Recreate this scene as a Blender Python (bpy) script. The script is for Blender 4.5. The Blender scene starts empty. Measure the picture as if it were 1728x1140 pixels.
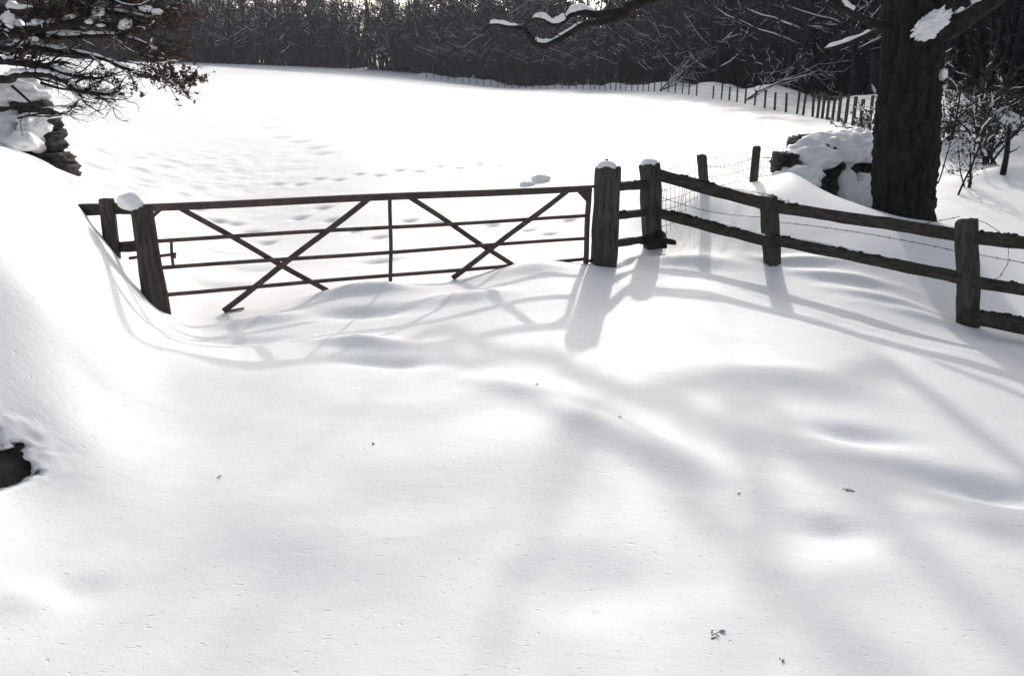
import bpy, math
import numpy as np
from mathutils import Vector

sc = bpy.context.scene
COL = sc.collection
RAD = math.radians

# ---------------------------------------------------------------- camera
EYE = 1.95
PITCH = RAD(16.8)
FOC, CX, CY = 1344.0, 864.0, 570.0
cam_data = bpy.data.cameras.new('camera')
cam_data.sensor_width = 36.0
cam_data.lens = 28.0
cam_data.clip_start = 0.05
cam_data.clip_end = 2500.0
cam = bpy.data.objects.new('camera', cam_data)
cam.location = (0, 0, EYE)
cam.rotation_euler = (RAD(90) - PITCH, 0, 0)
COL.objects.link(cam)
sc.camera = cam

# ---------------------------------------------------------------- sky and sun
SUN_EL, SUN_AZ = RAD(24.0), RAD(10.5)          # azimuth clockwise from +Y
SUNV = np.array([math.sin(SUN_AZ) * math.cos(SUN_EL), math.cos(SUN_AZ) * math.cos(SUN_EL), math.sin(SUN_EL)])
world = bpy.data.worlds.new('World')
sc.world = world
world.use_nodes = True
wn = world.node_tree
wn.nodes.clear()
sky = wn.nodes.new('ShaderNodeTexSky')
sky.sky_type = 'NISHITA'
sky.sun_disc = False
sky.sun_elevation = SUN_EL
sky.sun_rotation = SUN_AZ
sky.dust_density = 5.0
sky.air_density = 1.0
hsv = wn.nodes.new('ShaderNodeHueSaturation')
hsv.inputs['Saturation'].default_value = 0.42
bg = wn.nodes.new('ShaderNodeBackground')
bg.inputs['Strength'].default_value = 0.15
wo = wn.nodes.new('ShaderNodeOutputWorld')
wn.links.new(sky.outputs['Color'], hsv.inputs['Color'])
wn.links.new(hsv.outputs['Color'], bg.inputs['Color'])
wn.links.new(bg.outputs['Background'], wo.inputs['Surface'])

sun_data = bpy.data.lights.new('sun', 'SUN')
sun_data.energy = 1.5
sun_data.angle = RAD(0.9)
sun_data.color = (1.0, 0.945, 0.905)
sun = bpy.data.objects.new('sun', sun_data)
sun.rotation_euler = Vector(SUNV).to_track_quat('Z', 'Y').to_euler()
sun.location = (6, 20, 15)
COL.objects.link(sun)

sc.view_settings.view_transform = 'Standard'
sc.view_settings.look = 'None'
sc.view_settings.gamma = 1.0
sc.view_settings.exposure = 0.35
sc.view_settings.use_curve_mapping = False
sc.cycles.use_denoising = True
sc.cycles.max_bounces = 8
sc.cycles.diffuse_bounces = 5
sc.cycles.caustics_reflective = False
sc.cycles.caustics_refractive = False

# ---------------------------------------------------------------- helpers
HAZE_DENSITY = 0.00032
cp, sp = math.cos(PITCH), math.sin(PITCH)
CAM = np.array([0, 0, EYE])

def ray(px, py):
    a = (px - CX) / FOC
    b = (CY - py) / FOC
    return np.array([a, cp + b * sp, -sp + b * cp])

def P(px, py, Y):
    """photo pixel at ground distance Y (metres along +Y)"""
    d = ray(px, py)
    return CAM + d * (Y / d[1])

def on_line(px, py, A, B):
    """photo pixel on the vertical plane through plan points A, B"""
    d = ray(px, py)
    n = np.array([-(B[1] - A[1]), B[0] - A[0], 0.0])
    t = np.dot(n, np.array([A[0], A[1], 0]) - CAM) / np.dot(n, d)
    return CAM + d * t

def hash3(ix, iy, iz, seed):
    h = (ix.astype(np.uint32) * np.uint32(374761393) + iy.astype(np.uint32) * np.uint32(668265263)
         + iz.astype(np.uint32) * np.uint32(2147483647) + np.uint32(seed * 974711 % 4294967295))
    h = (h ^ (h >> np.uint32(13))) * np.uint32(1274126177)
    h = h ^ (h >> np.uint32(16))
    return (h & np.uint32(0xffffff)).astype(np.float64) / float(0xffffff)

def noise3(p, seed=0):
    p = np.asarray(p, float)
    i = np.floor(p).astype(np.int64)
    f = p - i
    f = f * f * (3 - 2 * f)
    r = np.zeros(len(p))
    for dx in (0, 1):
        for dy in (0, 1):
            for dz in (0, 1):
                w = (f[:, 0] if dx else 1 - f[:, 0]) * (f[:, 1] if dy else 1 - f[:, 1]) * (f[:, 2] if dz else 1 - f[:, 2])
                r += w * hash3(i[:, 0] + dx, i[:, 1] + dy, i[:, 2] + dz, seed)
    return r * 2 - 1

def fbm(p, seed=0, octaves=4, gain=0.5):
    r = np.zeros(len(p)); a = 1.0
    q = np.array(p, float)
    for o in range(octaves):
        r += a * noise3(q, seed + o * 17)
        q = q * 2.03 + 11.3
        a *= gain
    return r

class MB:
    """collects vertices and faces into one mesh"""
    def __init__(self):
        self.v = []; self.q = []; self.t = []; self.n = 0
    def add(self, v, q=None, t=None):
        v = np.asarray(v, float)
        if q is not None and len(q): self.q.append(np.asarray(q, int) + self.n)
        if t is not None and len(t): self.t.append(np.asarray(t, int) + self.n)
        self.v.append(v); self.n += len(v)
    def tube(self, pts, rad, sides=6, caps=True, flat=1.0):
        pts = np.asarray(pts, float); k = len(pts)
        rad = np.broadcast_to(np.asarray(rad, float), (k,))
        tan = np.gradient(pts, axis=0)
        tan /= np.linalg.norm(tan, axis=1)[:, None] + 1e-9
        ref = np.array([0, 0, 1.0]) if abs(tan[:, 2]).mean() < 0.8 else np.array([1.0, 0.13, 0])
        u = np.cross(tan, ref); u /= np.linalg.norm(u, axis=1)[:, None] + 1e-9
        w = np.cross(u, tan)
        a = np.arange(sides) * 2 * math.pi / sides
        ring = (u[:, None, :] * np.cos(a)[None, :, None] + w[:, None, :] * np.sin(a)[None, :, None] * flat) * rad[:, None, None]
        v = (pts[:, None, :] + ring).reshape(-1, 3)
        i = np.arange(k - 1)[:, None] * sides; j = np.arange(sides)[None, :]; j2 = (j + 1) % sides
        q = np.stack([i + j, i + j2, i + sides + j2, i + sides + j], -1).reshape(-1, 4)
        t = None
        if caps and sides > 2:
            j = np.arange(1, sides - 1)
            t0 = np.stack([np.zeros_like(j), j + 1, j], -1)
            t1 = np.stack([np.zeros_like(j), j, j + 1], -1) + (k - 1) * sides
            t = np.concatenate([t0, t1])
        self.add(v, q, t)
    def mesh(self, name, mat, smooth=True):
        me = bpy.data.meshes.new(name)
        V = np.concatenate(self.v) if self.v else np.zeros((0, 3))
        Q = np.concatenate(self.q) if self.q else np.zeros((0, 4), int)
        T = np.concatenate(self.t) if self.t else np.zeros((0, 3), int)
        me.vertices.add(len(V)); me.vertices.foreach_set('co', V.astype(np.float32).ravel())
        nl = len(Q) * 4 + len(T) * 3
        me.loops.add(nl)
        me.loops.foreach_set('vertex_index', np.concatenate([Q.ravel(), T.ravel()]).astype(np.int32))
        me.polygons.add(len(Q) + len(T))
        st = np.concatenate([np.arange(len(Q)) * 4, len(Q) * 4 + np.arange(len(T)) * 3]).astype(np.int32)
        me.polygons.foreach_set('loop_start', st)
        me.polygons.foreach_set('use_smooth', np.full(len(Q) + len(T), smooth))
        me.update(calc_edges=True)
        me.validate()
        me.materials.append(mat)
        return me

STUFF = {'twigs', 'moss', 'branch_snow', 'twig_snow', 'dead_leaves', 'foliage', 'crown', 'stems'}
def link(name, me, parent=None):
    o = bpy.data.objects.new(name, me)
    COL.objects.link(o)
    if parent is not None:
        o.parent = parent
        if name in STUFF: o['kind'] = 'stuff'
    return o

def part(name, mb, mat, parent=None, smooth=True):
    """world-space mesh; under a parent whose transform is a plain location"""
    if parent is not None and mb.v:
        off = np.array(parent['_o'])
        mb.v = [v - off for v in mb.v]
    return link(name, mb.mesh(name, mat, smooth), parent)

def thing(name, label, cat, loc=(0, 0, 0), group=None):
    o = bpy.data.objects.new(name, None)
    o.empty_display_size = 0.2
    COL.objects.link(o)
    o.location = [float(c) for c in loc]
    o['_o'] = [float(c) for c in loc]
    return tag(o, label, cat, group)

def sub(parent_obj):
    """allow sub-parts: child origin equals its thing's origin"""
    parent_obj['_o'] = list(parent_obj.parent['_o'])
    return parent_obj

def tag(o, label=None, cat=None, group=None, kind=None):
    if label: o['label'] = label
    if cat: o['category'] = cat
    if group: o['group'] = group
    if kind: o['kind'] = kind
    return o

# ---------------------------------------------------------------- materials
def new_mat(name):
    m = bpy.data.materials.new(name); m.use_nodes = True
    nt = m.node_tree
    return m, nt, nt.nodes['Principled BSDF']

def ramp(nt, fac, stops):
    r = nt.nodes.new('ShaderNodeValToRGB')
    el = r.color_ramp.elements
    while len(el) < len(stops): el.new(0.5)
    for e, (p, c) in zip(el, stops):
        e.position = p; e.color = (*c, 1)
    nt.links.new(fac, r.inputs['Fac'])
    return r.outputs['Color']

def noise_node(nt, scale, detail=4, rough=0.55, stretch=None, space='Object'):
    tc = nt.nodes.new('ShaderNodeTexCoord')
    n = nt.nodes.new('ShaderNodeTexNoise')
    n.inputs['Scale'].default_value = scale
    n.inputs['Detail'].default_value = detail
    n.inputs['Roughness'].default_value = rough
    src = tc.outputs[space]
    if stretch:
        mp = nt.nodes.new('ShaderNodeMapping'); mp.inputs['Scale'].default_value = stretch
        nt.links.new(src, mp.inputs['Vector']); src = mp.outputs['Vector']
    nt.links.new(src, n.inputs['Vector'])
    return n.outputs['Fac']

def bump(nt, bs, height, strength, dist):
    b = nt.nodes.new('ShaderNodeBump')
    b.inputs['Strength'].default_value = strength
    b.inputs['Distance'].default_value = dist
    nt.links.new(height, b.inputs['Height'])
    nt.links.new(b.outputs['Normal'], bs.inputs['Normal'])
    return b

def mat_snow(name, strength=0.5):
    m, nt, bs = new_mat(name)
    n1 = noise_node(nt, 16.0, 8, 0.72, (1.0, 1.7, 1.0))
    n2 = noise_node(nt, 130.0, 3, 0.6)
    add = nt.nodes.new('ShaderNodeMath'); add.operation = 'MULTIPLY_ADD'
    nt.links.new(n2, add.inputs[0]); add.inputs[1].default_value = 0.22
    nt.links.new(n1, add.inputs[2])
    n3 = noise_node(nt, 27.0, 2, 0.5, (1.0, 2.1, 1.0))
    pit = nt.nodes.new('ShaderNodeMapRange'); pit.inputs['From Min'].default_value = 0.66; pit.inputs['From Max'].default_value = 0.78
    pit.inputs['To Min'].default_value = 0.0; pit.inputs['To Max'].default_value = -1.6; nt.links.new(n3, pit.inputs['Value'])
    ad2 = nt.nodes.new('ShaderNodeMath'); nt.links.new(add.outputs[0], ad2.inputs[0]); nt.links.new(pit.outputs[0], ad2.inputs[1])
    bump(nt, bs, ad2.outputs[0], strength, 0.0060)
    c = ramp(nt, n1, [(0.3, (0.845, 0.85, 0.86)), (0.7, (0.885, 0.885, 0.885))])
    nt.links.new(c, bs.inputs['Base Color'])
    bs.inputs['Roughness'].default_value = 0.62
    bs.inputs['Specular IOR Level'].default_value = 0.35
    return m

def mat_wood(name, dark=(0.022, 0.019, 0.016), light=(0.085, 0.075, 0.062), scale=5.0, stretch=(6, 6, 0.7), b=0.8, moss=None):
    m, nt, bs = new_mat(name)
    n1 = noise_node(nt, scale, 6, 0.65, stretch)
    n2 = noise_node(nt, 2.3, 4, 0.6)
    c = ramp(nt, n1, [(0.33, dark), (0.68, light)])
    if moss:
        mx = nt.nodes.new('ShaderNodeMix'); mx.data_type = 'RGBA'
        f = ramp(nt, n2, [(0.5, (0, 0, 0)), (0.64, (0.75, 0.75, 0.75))])
        nt.links.new(f, mx.inputs['Factor'])
        nt.links.new(c, mx.inputs['A']); mx.inputs['B'].default_value = (*moss, 1)
        c = mx.outputs['Result']
    nt.links.new(c, bs.inputs['Base Color'])
    bs.inputs['Roughness'].default_value = 0.9
    bs.inputs['Specular IOR Level'].default_value = 0.25
    bump(nt, bs, n1, b, 0.02)
    return m

def mat_plain(name, c0, c1, scale=4.0, rough=0.85, spec=0.3, b=0.0, metallic=0.0):
    m, nt, bs = new_mat(name)
    n1 = noise_node(nt, scale, 5, 0.6)
    nt.links.new(ramp(nt, n1, [(0.35, c0), (0.65, c1)]), bs.inputs['Base Color'])
    bs.inputs['Roughness'].default_value = rough
    bs.inputs['Specular IOR Level'].default_value = spec
    bs.inputs['Metallic'].default_value = metallic
    if b: bump(nt, bs, n1, b, 0.02)
    return m

M_SNOW = mat_snow('snow')
M_SNOWCAP = mat_snow('snow_cap', 0.4)
M_POST = mat_wood('weathered_timber', (0.024, 0.021, 0.019), (0.100, 0.090, 0.080), moss=(0.045, 0.050, 0.034))
M_RAIL = mat_wood('rail_timber', (0.020, 0.017, 0.015), (0.075, 0.066, 0.058), stretch=(1.5, 1.5, 6), moss=(0.03, 0.036, 0.018))
M_GATE = mat_plain('rusty_painted_steel', (0.036, 0.027, 0.025), (0.090, 0.058, 0.051), 9, 0.65, 0.4, 0.25, 0.0)
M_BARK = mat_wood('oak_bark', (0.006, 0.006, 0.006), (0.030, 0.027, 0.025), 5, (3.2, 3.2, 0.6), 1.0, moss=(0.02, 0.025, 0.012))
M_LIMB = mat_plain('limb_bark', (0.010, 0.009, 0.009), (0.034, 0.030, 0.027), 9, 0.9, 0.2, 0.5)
M_FARBARK = mat_plain('woodland_bark', (0.018, 0.018, 0.023), (0.042, 0.040, 0.049), 1.2, 0.95, 0.1)
M_NEEDLE = mat_plain('dark_needles', (0.018, 0.022, 0.022), (0.038, 0.046, 0.044), 1.5, 0.85, 0.1)
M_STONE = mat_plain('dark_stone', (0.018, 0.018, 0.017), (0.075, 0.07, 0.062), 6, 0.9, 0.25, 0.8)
M_LEAF = mat_plain('dead_leaf', (0.040, 0.025, 0.018), (0.125, 0.075, 0.050), 12, 0.7, 0.25)
M_EVER = mat_plain('evergreen_leaf', (0.012, 0.018, 0.012), (0.035, 0.045, 0.03), 14, 0.5, 0.4)
M_WIRE = mat_plain('rusty_wire', (0.03, 0.025, 0.024), (0.06, 0.045, 0.04), 20, 0.7, 0.4)
M_MOSS = mat_plain('moss', (0.012, 0.014, 0.008), (0.045, 0.05, 0.026), 25, 0.95, 0.1, 0.6)

# ---------------------------------------------------------------- plan
GL = np.array([-3.22, 7.0]); GR = np.array([0.98, 8.4])      # the two gate posts
CORNER = P(1096, 345, 9.6)[:2]
RPOST = P(1299, 385, 8.9)[:2]
NPOST = P(1633, 460, 7.5)[:2]
EPOST = NPOST + (NPOST - RPOST) * 1.12
OAK = P(1524, 372, 11.0)[:2]
# edge of the field along the wood: photo column, row of the fence foot, distance
EDGE_PX = [(700, 127, 138), (800, 137, 132), (900, 147, 125), (1000, 152, 110), (1100, 157, 84), (1150, 161, 72), (1200, 168, 61),
           (1250, 176, 53), (1300, 186, 45.5), (1350, 192, 39), (1400, 205, 33), (1440, 213, 28), (1475, 224, 24.5)]
EDGE = np.array([P(*e) for e in EDGE_PX])

# ---------------------------------------------------------------- ground
def g_on_gate(px, py):
    return on_line(px, py, GL, GR)
CTRL = [(0, -6, 0.0), (-6, -6, 0.4), (6, -6, 0), (0, 0, .02), (-3, 0.6, .10), (3, 1, -.02), (6, 2, -.1), (0, 2.5, .04), (-1.8, 2.5, .06),
        (1.8, 2.6, .02), (0, 4.5, .10), (-1.2, 4.3, .10), (1.6, 4.5, .06), (3.2, 4.6, -.06), (4.8, 5.2, -.18), (2.6, 6.6, .02), (0.9, 6.6, .13),
        (-0.8, 6.2, .10), (3.9, 6.4, -.12), (1.9, 7.6, .14),
        (7.5, 6, -.1), (-12, 6, 1.7), (-8, 4, 1.4), (-5.5, 2.5, 0.9), (-6, 6.2, 1.6), (-10, 0, 0.9),
        (-20, 15, 1.6), (-14, 20, 1.6), (-60, 60, 5.0), (-110, 120, 10), (15, 10, .6), (24, 16, 1.2), (60, 40, 2.5), (90, 90, 4),
        (-150, 200, 12), (0, 200, 8), (100, 200, 8), (-400, 400, 20), (400, 400, 20), (400, 0, 5), (-400, 0, 8), (0, -60, 0), (-300, -300, 0), (300, -300, 0)]
for px, py in [(380, 526), (470, 512), (560, 494), (658, 480), (765, 470), (850, 451), (920, 440), (985, 446), (1018, 447)]:
    CTRL.append(tuple(g_on_gate(px, py)))
for a in [(262, 517, 7.0), (1104, 417, 9.6), (1303, 446, 8.9), (1640, 552, 7.5), (1190, 322, 10.8), (1200, 380, 9.9), (1275, 307, 11.6),
          (1335, 290, 11.6), (1450, 345, 10.6), (1560, 377, 10.1), (1522, 366, 11.2), (1450, 420, 9.0), (1470, 492, 8.1), (1400, 465, 8.5), (1650, 352, 12), (1700, 305, 14),
          (1650, 240, 20), (600, 350, 12.9), (300, 400, 10.4), (600, 400, 10.8), (850, 380, 11.2), (600, 250, 19.3), (600, 200, 30), (600, 150, 78), (600, 119, 140), (1000, 250, 20.5),
          (1000, 200, 34), (1000, 152, 110), (1200, 250, 23), (1300, 222, 28), (850, 160, 70), (850, 146, 128),
          # drift over the wall on the left
          (12, 275, 6.2), (60, 290, 6.3), (110, 335, 6.4), (150, 385, 6.5), (190, 440, 6.6), (230, 490, 6.7),
          (140, 338, 7.7), (100, 287, 7.8), (55, 263, 7.7), (10, 253, 7.8),
          (60, 500, 4.6), (60, 870, 3.3), (200, 550, 5.6), (300, 600, 5.4), (300, 660, 4.9), (150, 640, 4.5), (40, 700, 3.9), (180, 800, 3.7), (60, 400, 5.3), (130, 470, 5.5),
          (150, 310, 12), (125, 298, 11.3), (60, 240, 13.5), (210, 330, 10.8), (150, 200, 25), (100, 150, 40), (250, 130, 70), (225, 102, 136), (400, 109, 140)]:
    CTRL.append(tuple(P(*a)))
for e in EDGE[::2]:
    CTRL.append(tuple(e))
for a, z in (((1400, 300, 12.5), .35), ((1465, 300, 12.5), .35), ((1380, 330, 12.4), .4)):
    CTRL.append((*P(*a)[:2], z))
CTRL = np.array(CTRL)

def warp(xy):
    r = np.linalg.norm(xy, axis=1) + 1e-9
    return xy / r[:, None] * (np.arcsinh(r / 3.0) * 3.0)[:, None]
_cw = warp(CTRL[:, :2])
def _k(d2):
    return 0.5 * d2 * np.log(d2 + 1e-9)
_n = len(_cw)
_A = np.zeros((_n + 3, _n + 3))
_A[:_n, :_n] = _k(((_cw[:, None] - _cw[None]) ** 2).sum(-1)) + np.eye(_n) * 0.004
_A[:_n, _n:] = np.c_[np.ones(_n), _cw]; _A[_n:, :_n] = _A[:_n, _n:].T
_W = np.linalg.solve(_A, np.r_[CTRL[:, 2], 0, 0, 0])

def base_h(xy):
    out = np.zeros(len(xy)); w = warp(xy)
    for s in range(0, len(xy), 20000):
        c = w[s:s + 20000]
        d2 = ((c[:, None] - _cw[None]) ** 2).sum(-1)
        out[s:s + 20000] = _k(d2) @ _W[:_n] + _W[_n] + c @ _W[_n + 1:]
    return out

def ground_px(px, py):
    """where the photo pixel meets the base ground"""
    d = ray(px, py)
    t = np.geomspace(1.2, 200, 1500)
    pts = CAM + d * t[:, None]
    below = np.nonzero(pts[:, 2] < base_h(pts[:, :2]))[0]
    return pts[below[0]] if len(below) else pts[-1]

# soft local relief: (column, row, long radius m, short radius m, turn deg, height m)
RELIEF = []
def relief(px, py, rl, rs, ang, h):
    g = ground_px(px, py); RELIEF.append((g[0], g[1], rl, rs, RAD(ang), h))
relief(620, 490, .42, .13, 6, .085); relief(600, 525, .42, .14, 4, -.07)
relief(790, 500, .35, .14, 10, .05)
relief(610, 578, .34, .11, -10, .07); relief(650, 612, .36, .11, -10, -.05)
relief(900, 665, .5, .14, -32, .05); relief(985, 712, .35, .12, -40, .04)
relief(450, 540, .4, .12, 8, .05); relief(410, 575, .4, .1, 0, -.04)
relief(905, 450, .45, .18, 15, .05); relief(1150, 445, .5, .2, 0, .09); [relief(*q) for q in ((1345, 440, .40, .09, -15, .045), (1420, 468, .5, .09, -25, .045), (1500, 508, .5, .09, -30, .045), (1580, 543, .5, .10, -28, .045))]
relief(1450, 735, .28, .12, -10, -.055); relief(1480, 775, .4, .12, -8, .02); relief(1670, 825, .36, .14, -10, -.085); relief(1650, 880, .4, .12, -10, .02)
relief(1410, 895, .16, .13, 0, -.045); relief(1400, 960, .25, .12, 0, .012); relief(1250, 730, .5, .2, -20, .02)
relief(1330, 640, .6, .25, -15, .05); relief(1100, 760, .5, .18, -45, .06); relief(480, 900, .5, .3, -30, .02); relief(760, 860, .7, .3, 20, -.02)
relief(320, 415, .45, .2, 0, -.04); relief(420, 455, .5, .2, 0, -.05); relief(350, 480, .5, .2, 10, -.06); relief(640, 440, .22, .12, 0, -.06); relief(1625, 262, 1.3, .6, 0, .40); relief(1700, 300, .9, .5, 0, .2)
relief(1010, 990, .3, .2, 0, -.03); relief(60, 1010, .12, .1, 0, .03); relief(110, 1000, .14, .1, 0, -.03)
# footprints: (column, row, depth)
STEPS = []
for i, t in enumerate(np.linspace(0, 1, 17)):
    STEPS.append((470 + 540 * t, 312 - 42 * t + (5 if i % 2 else 0) - 9 * math.sin(t * 3.1), .12, .05))
for px, py in [(365, 372), (395, 378), (425, 392), (545, 352), (560, 372), (330, 352), (505, 368), (735, 376), (830, 380), (890, 388), (925, 395), (600, 388), (690, 372), (960, 372), (870, 372), (640, 400), (450, 410)]:
    STEPS.append((px, py, .13, .06))
for px, py in [(330, 160), (370, 165), (405, 172), (425, 180), (437, 190), (455, 200), (452, 215), (470, 232), (500, 240), (525, 250), (540, 260)]:
    STEPS.append((px, py, .32, .06))
for px, py, s, h in STEPS:
    g = ground_px(px, py); RELIEF.append((g[0], g[1], s, s * .75, 0.3, -h))

def seg_dist(xy, poly):
    best = np.full(len(xy), 1e9); tt = np.zeros(len(xy)); L = 0
    for a, b in zip(poly[:-1], poly[1:]):
        d = b - a; l = np.linalg.norm(d)
        u = np.clip(((xy - a) @ d) / (l * l), 0, 1)
        dd = np.linalg.norm(xy - a - u[:, None] * d, axis=1)
        s = dd < best
        best[s] = dd[s]; tt[s] = L + u[s] * l; L += l
    return best, tt

def edge_offset(poly, off):
    t = np.gradient(poly, axis=0); t /= np.linalg.norm(t, axis=1)[:, None]
    return poly + np.c_[-t[:, 1], t[:, 0]] * off
HEDGE = edge_offset(EDGE[:, :2], 2.6)

def ground_h(xy):
    xy = np.asarray(xy, float)
    h = base_h(xy)
    r = np.linalg.norm(xy, axis=1)
    p3 = np.c_[xy, np.zeros(len(xy))]
    near = np.clip(1 - (r - 25) / 60, 0.0, 1)
    h += 0.012 * fbm(p3 * 0.9, 3, 2) * near + 0.0022 * fbm(p3 * np.array([4.0, 6.0, 1]), 9, 3) * near
    h += 0.5 * fbm(p3 * 0.03, 5, 2) * np.clip((r - 40) / 80, 0, 1)
    # uneven trodden snow in the field on the left
    c = P(150, 270, 15)[:2]
    m = np.exp(-(((xy[:, 0] - c[0]) / 3.0) ** 2 + ((xy[:, 1] - c[1]) / 5.0) ** 2))
    h += 0.035 * fbm(p3 * 3.8, 21, 4, .6) * m
    for cx, cy, rl, rs, a, hh in RELIEF:
        s = (abs(xy[:, 0] - cx) < 3.2 * max(rl, rs)) & (abs(xy[:, 1] - cy) < 3.2 * max(rl, rs))
        if not s.any(): continue
        dx = xy[s, 0] - cx; dy = xy[s, 1] - cy
        u = (dx * math.cos(a) + dy * math.sin(a)) / rl; v = (-dx * math.sin(a) + dy * math.cos(a)) / rs
        h[s] += hh * np.exp(-(u * u + v * v))
    # snowed-over bank behind the field fence
    s = r > 18
    d, t = seg_dist(xy[s], HEDGE)
    hn = 0.75 + 0.45 * noise3(np.c_[t * 0.16, t * 0, t * 0], 31) + 0.25 * noise3(np.c_[t * 0.5, t * 0, t * 0], 32)
    h[s] += hn * np.exp(-(d / 1.5) ** 2 * 1.0)
    return h

def axis(segs):
    out = [segs[0][0]]
    for a, b, s0, s1 in segs:
        x = a
        L = b - a
        n = max(2, int(round(L / ((s0 - s1) / math.log(s0 / s1) if s0 != s1 else s0))))
        u = np.arange(1, n + 1) / n
        if s0 == s1: out += list(a + L * u)
        else:
            g = math.log(s1 / s0)
            out += list(a + L * (np.exp(g * u) - 1) / (math.exp(g) - 1))
    return np.array(out)
gx = axis([(-420, -60, 30, 3), (-60, -12, 3, .22), (-12, -5, .22, .04), (-5, -3, .038, .038), (-3, -1.9, .015, .015), (-1.9, 5.6, .038, .038), (5.6, 14, .04, .22), (14, 60, .22, 2.5), (60, 420, 3, 30)])
gy = axis([(-150, -20, 20, 3), (-20, 1, 3, .06), (1, 3, .036, .036), (3, 4.1, .015, .015), (4.1, 9, .036, .036), (9, 22, .036, .12), (22, 70, .12, .6), (70, 170, .6, 2), (170, 600, 3, 40)])
XX, YY = np.meshgrid(gx, gy)
gxy = np.c_[XX.ravel(), YY.ravel()]
gz = ground_h(gxy)
gv = np.c_[gxy, gz]
# hollow melted into the drift on the left
HOLE = ground_px(22, 806)
hin = np.array([-.62, .70, -.35]); hin /= np.linalg.norm(hin)
hd = gv - HOLE
ha = hd[:, 0]; hb = hd[:, 1] * sp + hd[:, 2] * cp          # across and up the face of the drift
hr = np.sqrt((hd[:, 0] / .21) ** 2 + (hd[:, 1] / .21) ** 2 + (hd[:, 2] / .16) ** 2)
near_hole = hr < 4
edge_n = np.zeros(len(gv)); edge_n[near_hole] = fbm(gv[near_hole] * 15, 76, 3)
half = .135 * (.115 - ha) / .17                                 # wedge narrowing to the right
hm = np.clip((half - np.abs(hb + .12 * (.1 - ha) - .012) + .030 * edge_n) / .035, 0, 1) * np.clip((ha + .55) / .1, 0, 1) * (hr < 4)
hm = hm * hm * (3 - 2 * hm)
soft = np.exp(-(hr / 2.0) ** 2)
gv += (soft * .15 + hm * .50)[:, None] * hin
lip = np.exp(-((half - np.abs(hb) + .03) / .035) ** 2) * (hr < 2.2)
gv += (lip * (.006 + .006 * edge_n))[:, None] * np.array([.5, -.6, .6])
nx, ny = len(gx), len(gy)
i = np.arange(ny - 1)[:, None] * nx; j = np.arange(nx - 1)[None]
quads = np.stack([i + j, i + j + 1, i + nx + j + 1, i + nx + j], -1).reshape(-1, 4)
mb = MB(); mb.add(gv, quads)
ground = link('snow_ground', mb.mesh('snow_ground', M_SNOW))
tag(ground, 'smooth deep snow lying over the lane, field and drifts', kind='structure')

def gz_at(x, y):
    return float(ground_h(np.array([[x, y]]))[0])

# ---------------------------------------------------------------- shape makers
def wood_bar(mb, A, B, w, h, seed, rings=None, sides=20, rough=.012, groove=.012, power=5.0, taper=1.0, up=None):
    """rough-sawn timber between A and B, rounded-square section w x h, uneven faces"""
    A = np.asarray(A, float); B = np.asarray(B, float)
    L = np.linalg.norm(B - A); t = (B - A) / L
    if up is None: up = np.array([0, 0, 1.0]) if abs(t[2]) < .8 else np.array([0, 1.0, 0])
    u = np.cross(t, up); u /= np.linalg.norm(u); v = np.cross(u, t)
    rings = rings or max(8, int(L / .045))
    s = np.linspace(0, 1, rings); e_ = min(.014 / L, .1); s = np.r_[0, e_, s[1:-1], 1 - e_, 1]; rings = len(s)
    a = np.arange(sides) * 2 * math.pi / sides
    ca, sa = np.cos(a), np.sin(a)
    k = (abs(ca) ** power + abs(sa) ** power) ** (-1 / power)
    S, Ai = np.meshgrid(s, np.arange(sides), indexing='ij')
    q = np.c_[ca[Ai.ravel()] * 3.5, sa[Ai.ravel()] * 3.5, S.ravel() * L * 2.2] + seed * 7.7
    q2 = np.c_[ca[Ai.ravel()] * 7, sa[Ai.ravel()] * 7, S.ravel() * L * 0.9] + seed * 3.1
    disp = rough * fbm(q, seed, 3) - groove * np.clip(fbm(q2, seed + 5, 2), 0, 1)
    tp = (1 + (taper - 1) * S.ravel())
    ex = np.where((S.ravel() == 0) | (S.ravel() == 1), .9, 1.0)
    rr = k[Ai.ravel()] * tp * ex
    bend = .5 * rough * np.sin(S.ravel() * 3.1 + seed)
    pts = (A[None] + (B - A)[None] * S.ravel()[:, None]
           + u[None] * (ca[Ai.ravel()] * (rr * w / 2 + disp))[:, None]
           + v[None] * (sa[Ai.ravel()] * (rr * h / 2 + disp) + bend)[:, None])
    ii = np.arange(rings - 1)[:, None] * sides; jj = np.arange(sides)[None]; j2 = (jj + 1) % sides
    qd = np.stack([ii + jj, ii + j2, ii + sides + j2, ii + sides + jj], -1).reshape(-1, 4)
    n0 = len(pts)
    pts = np.vstack([pts, pts[:sides].mean(0), pts[-sides:].mean(0) + np.array([0, 0, .006])])
    jj = np.arange(sides); j2 = (jj + 1) % sides
    tr = np.concatenate([np.stack([np.full(sides, n0), j2, jj], -1), np.stack([np.full(sides, n0 + 1), (rings - 1) * sides + jj, (rings - 1) * sides + j2], -1)])
    mb.add(pts, qd, tr)

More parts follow.
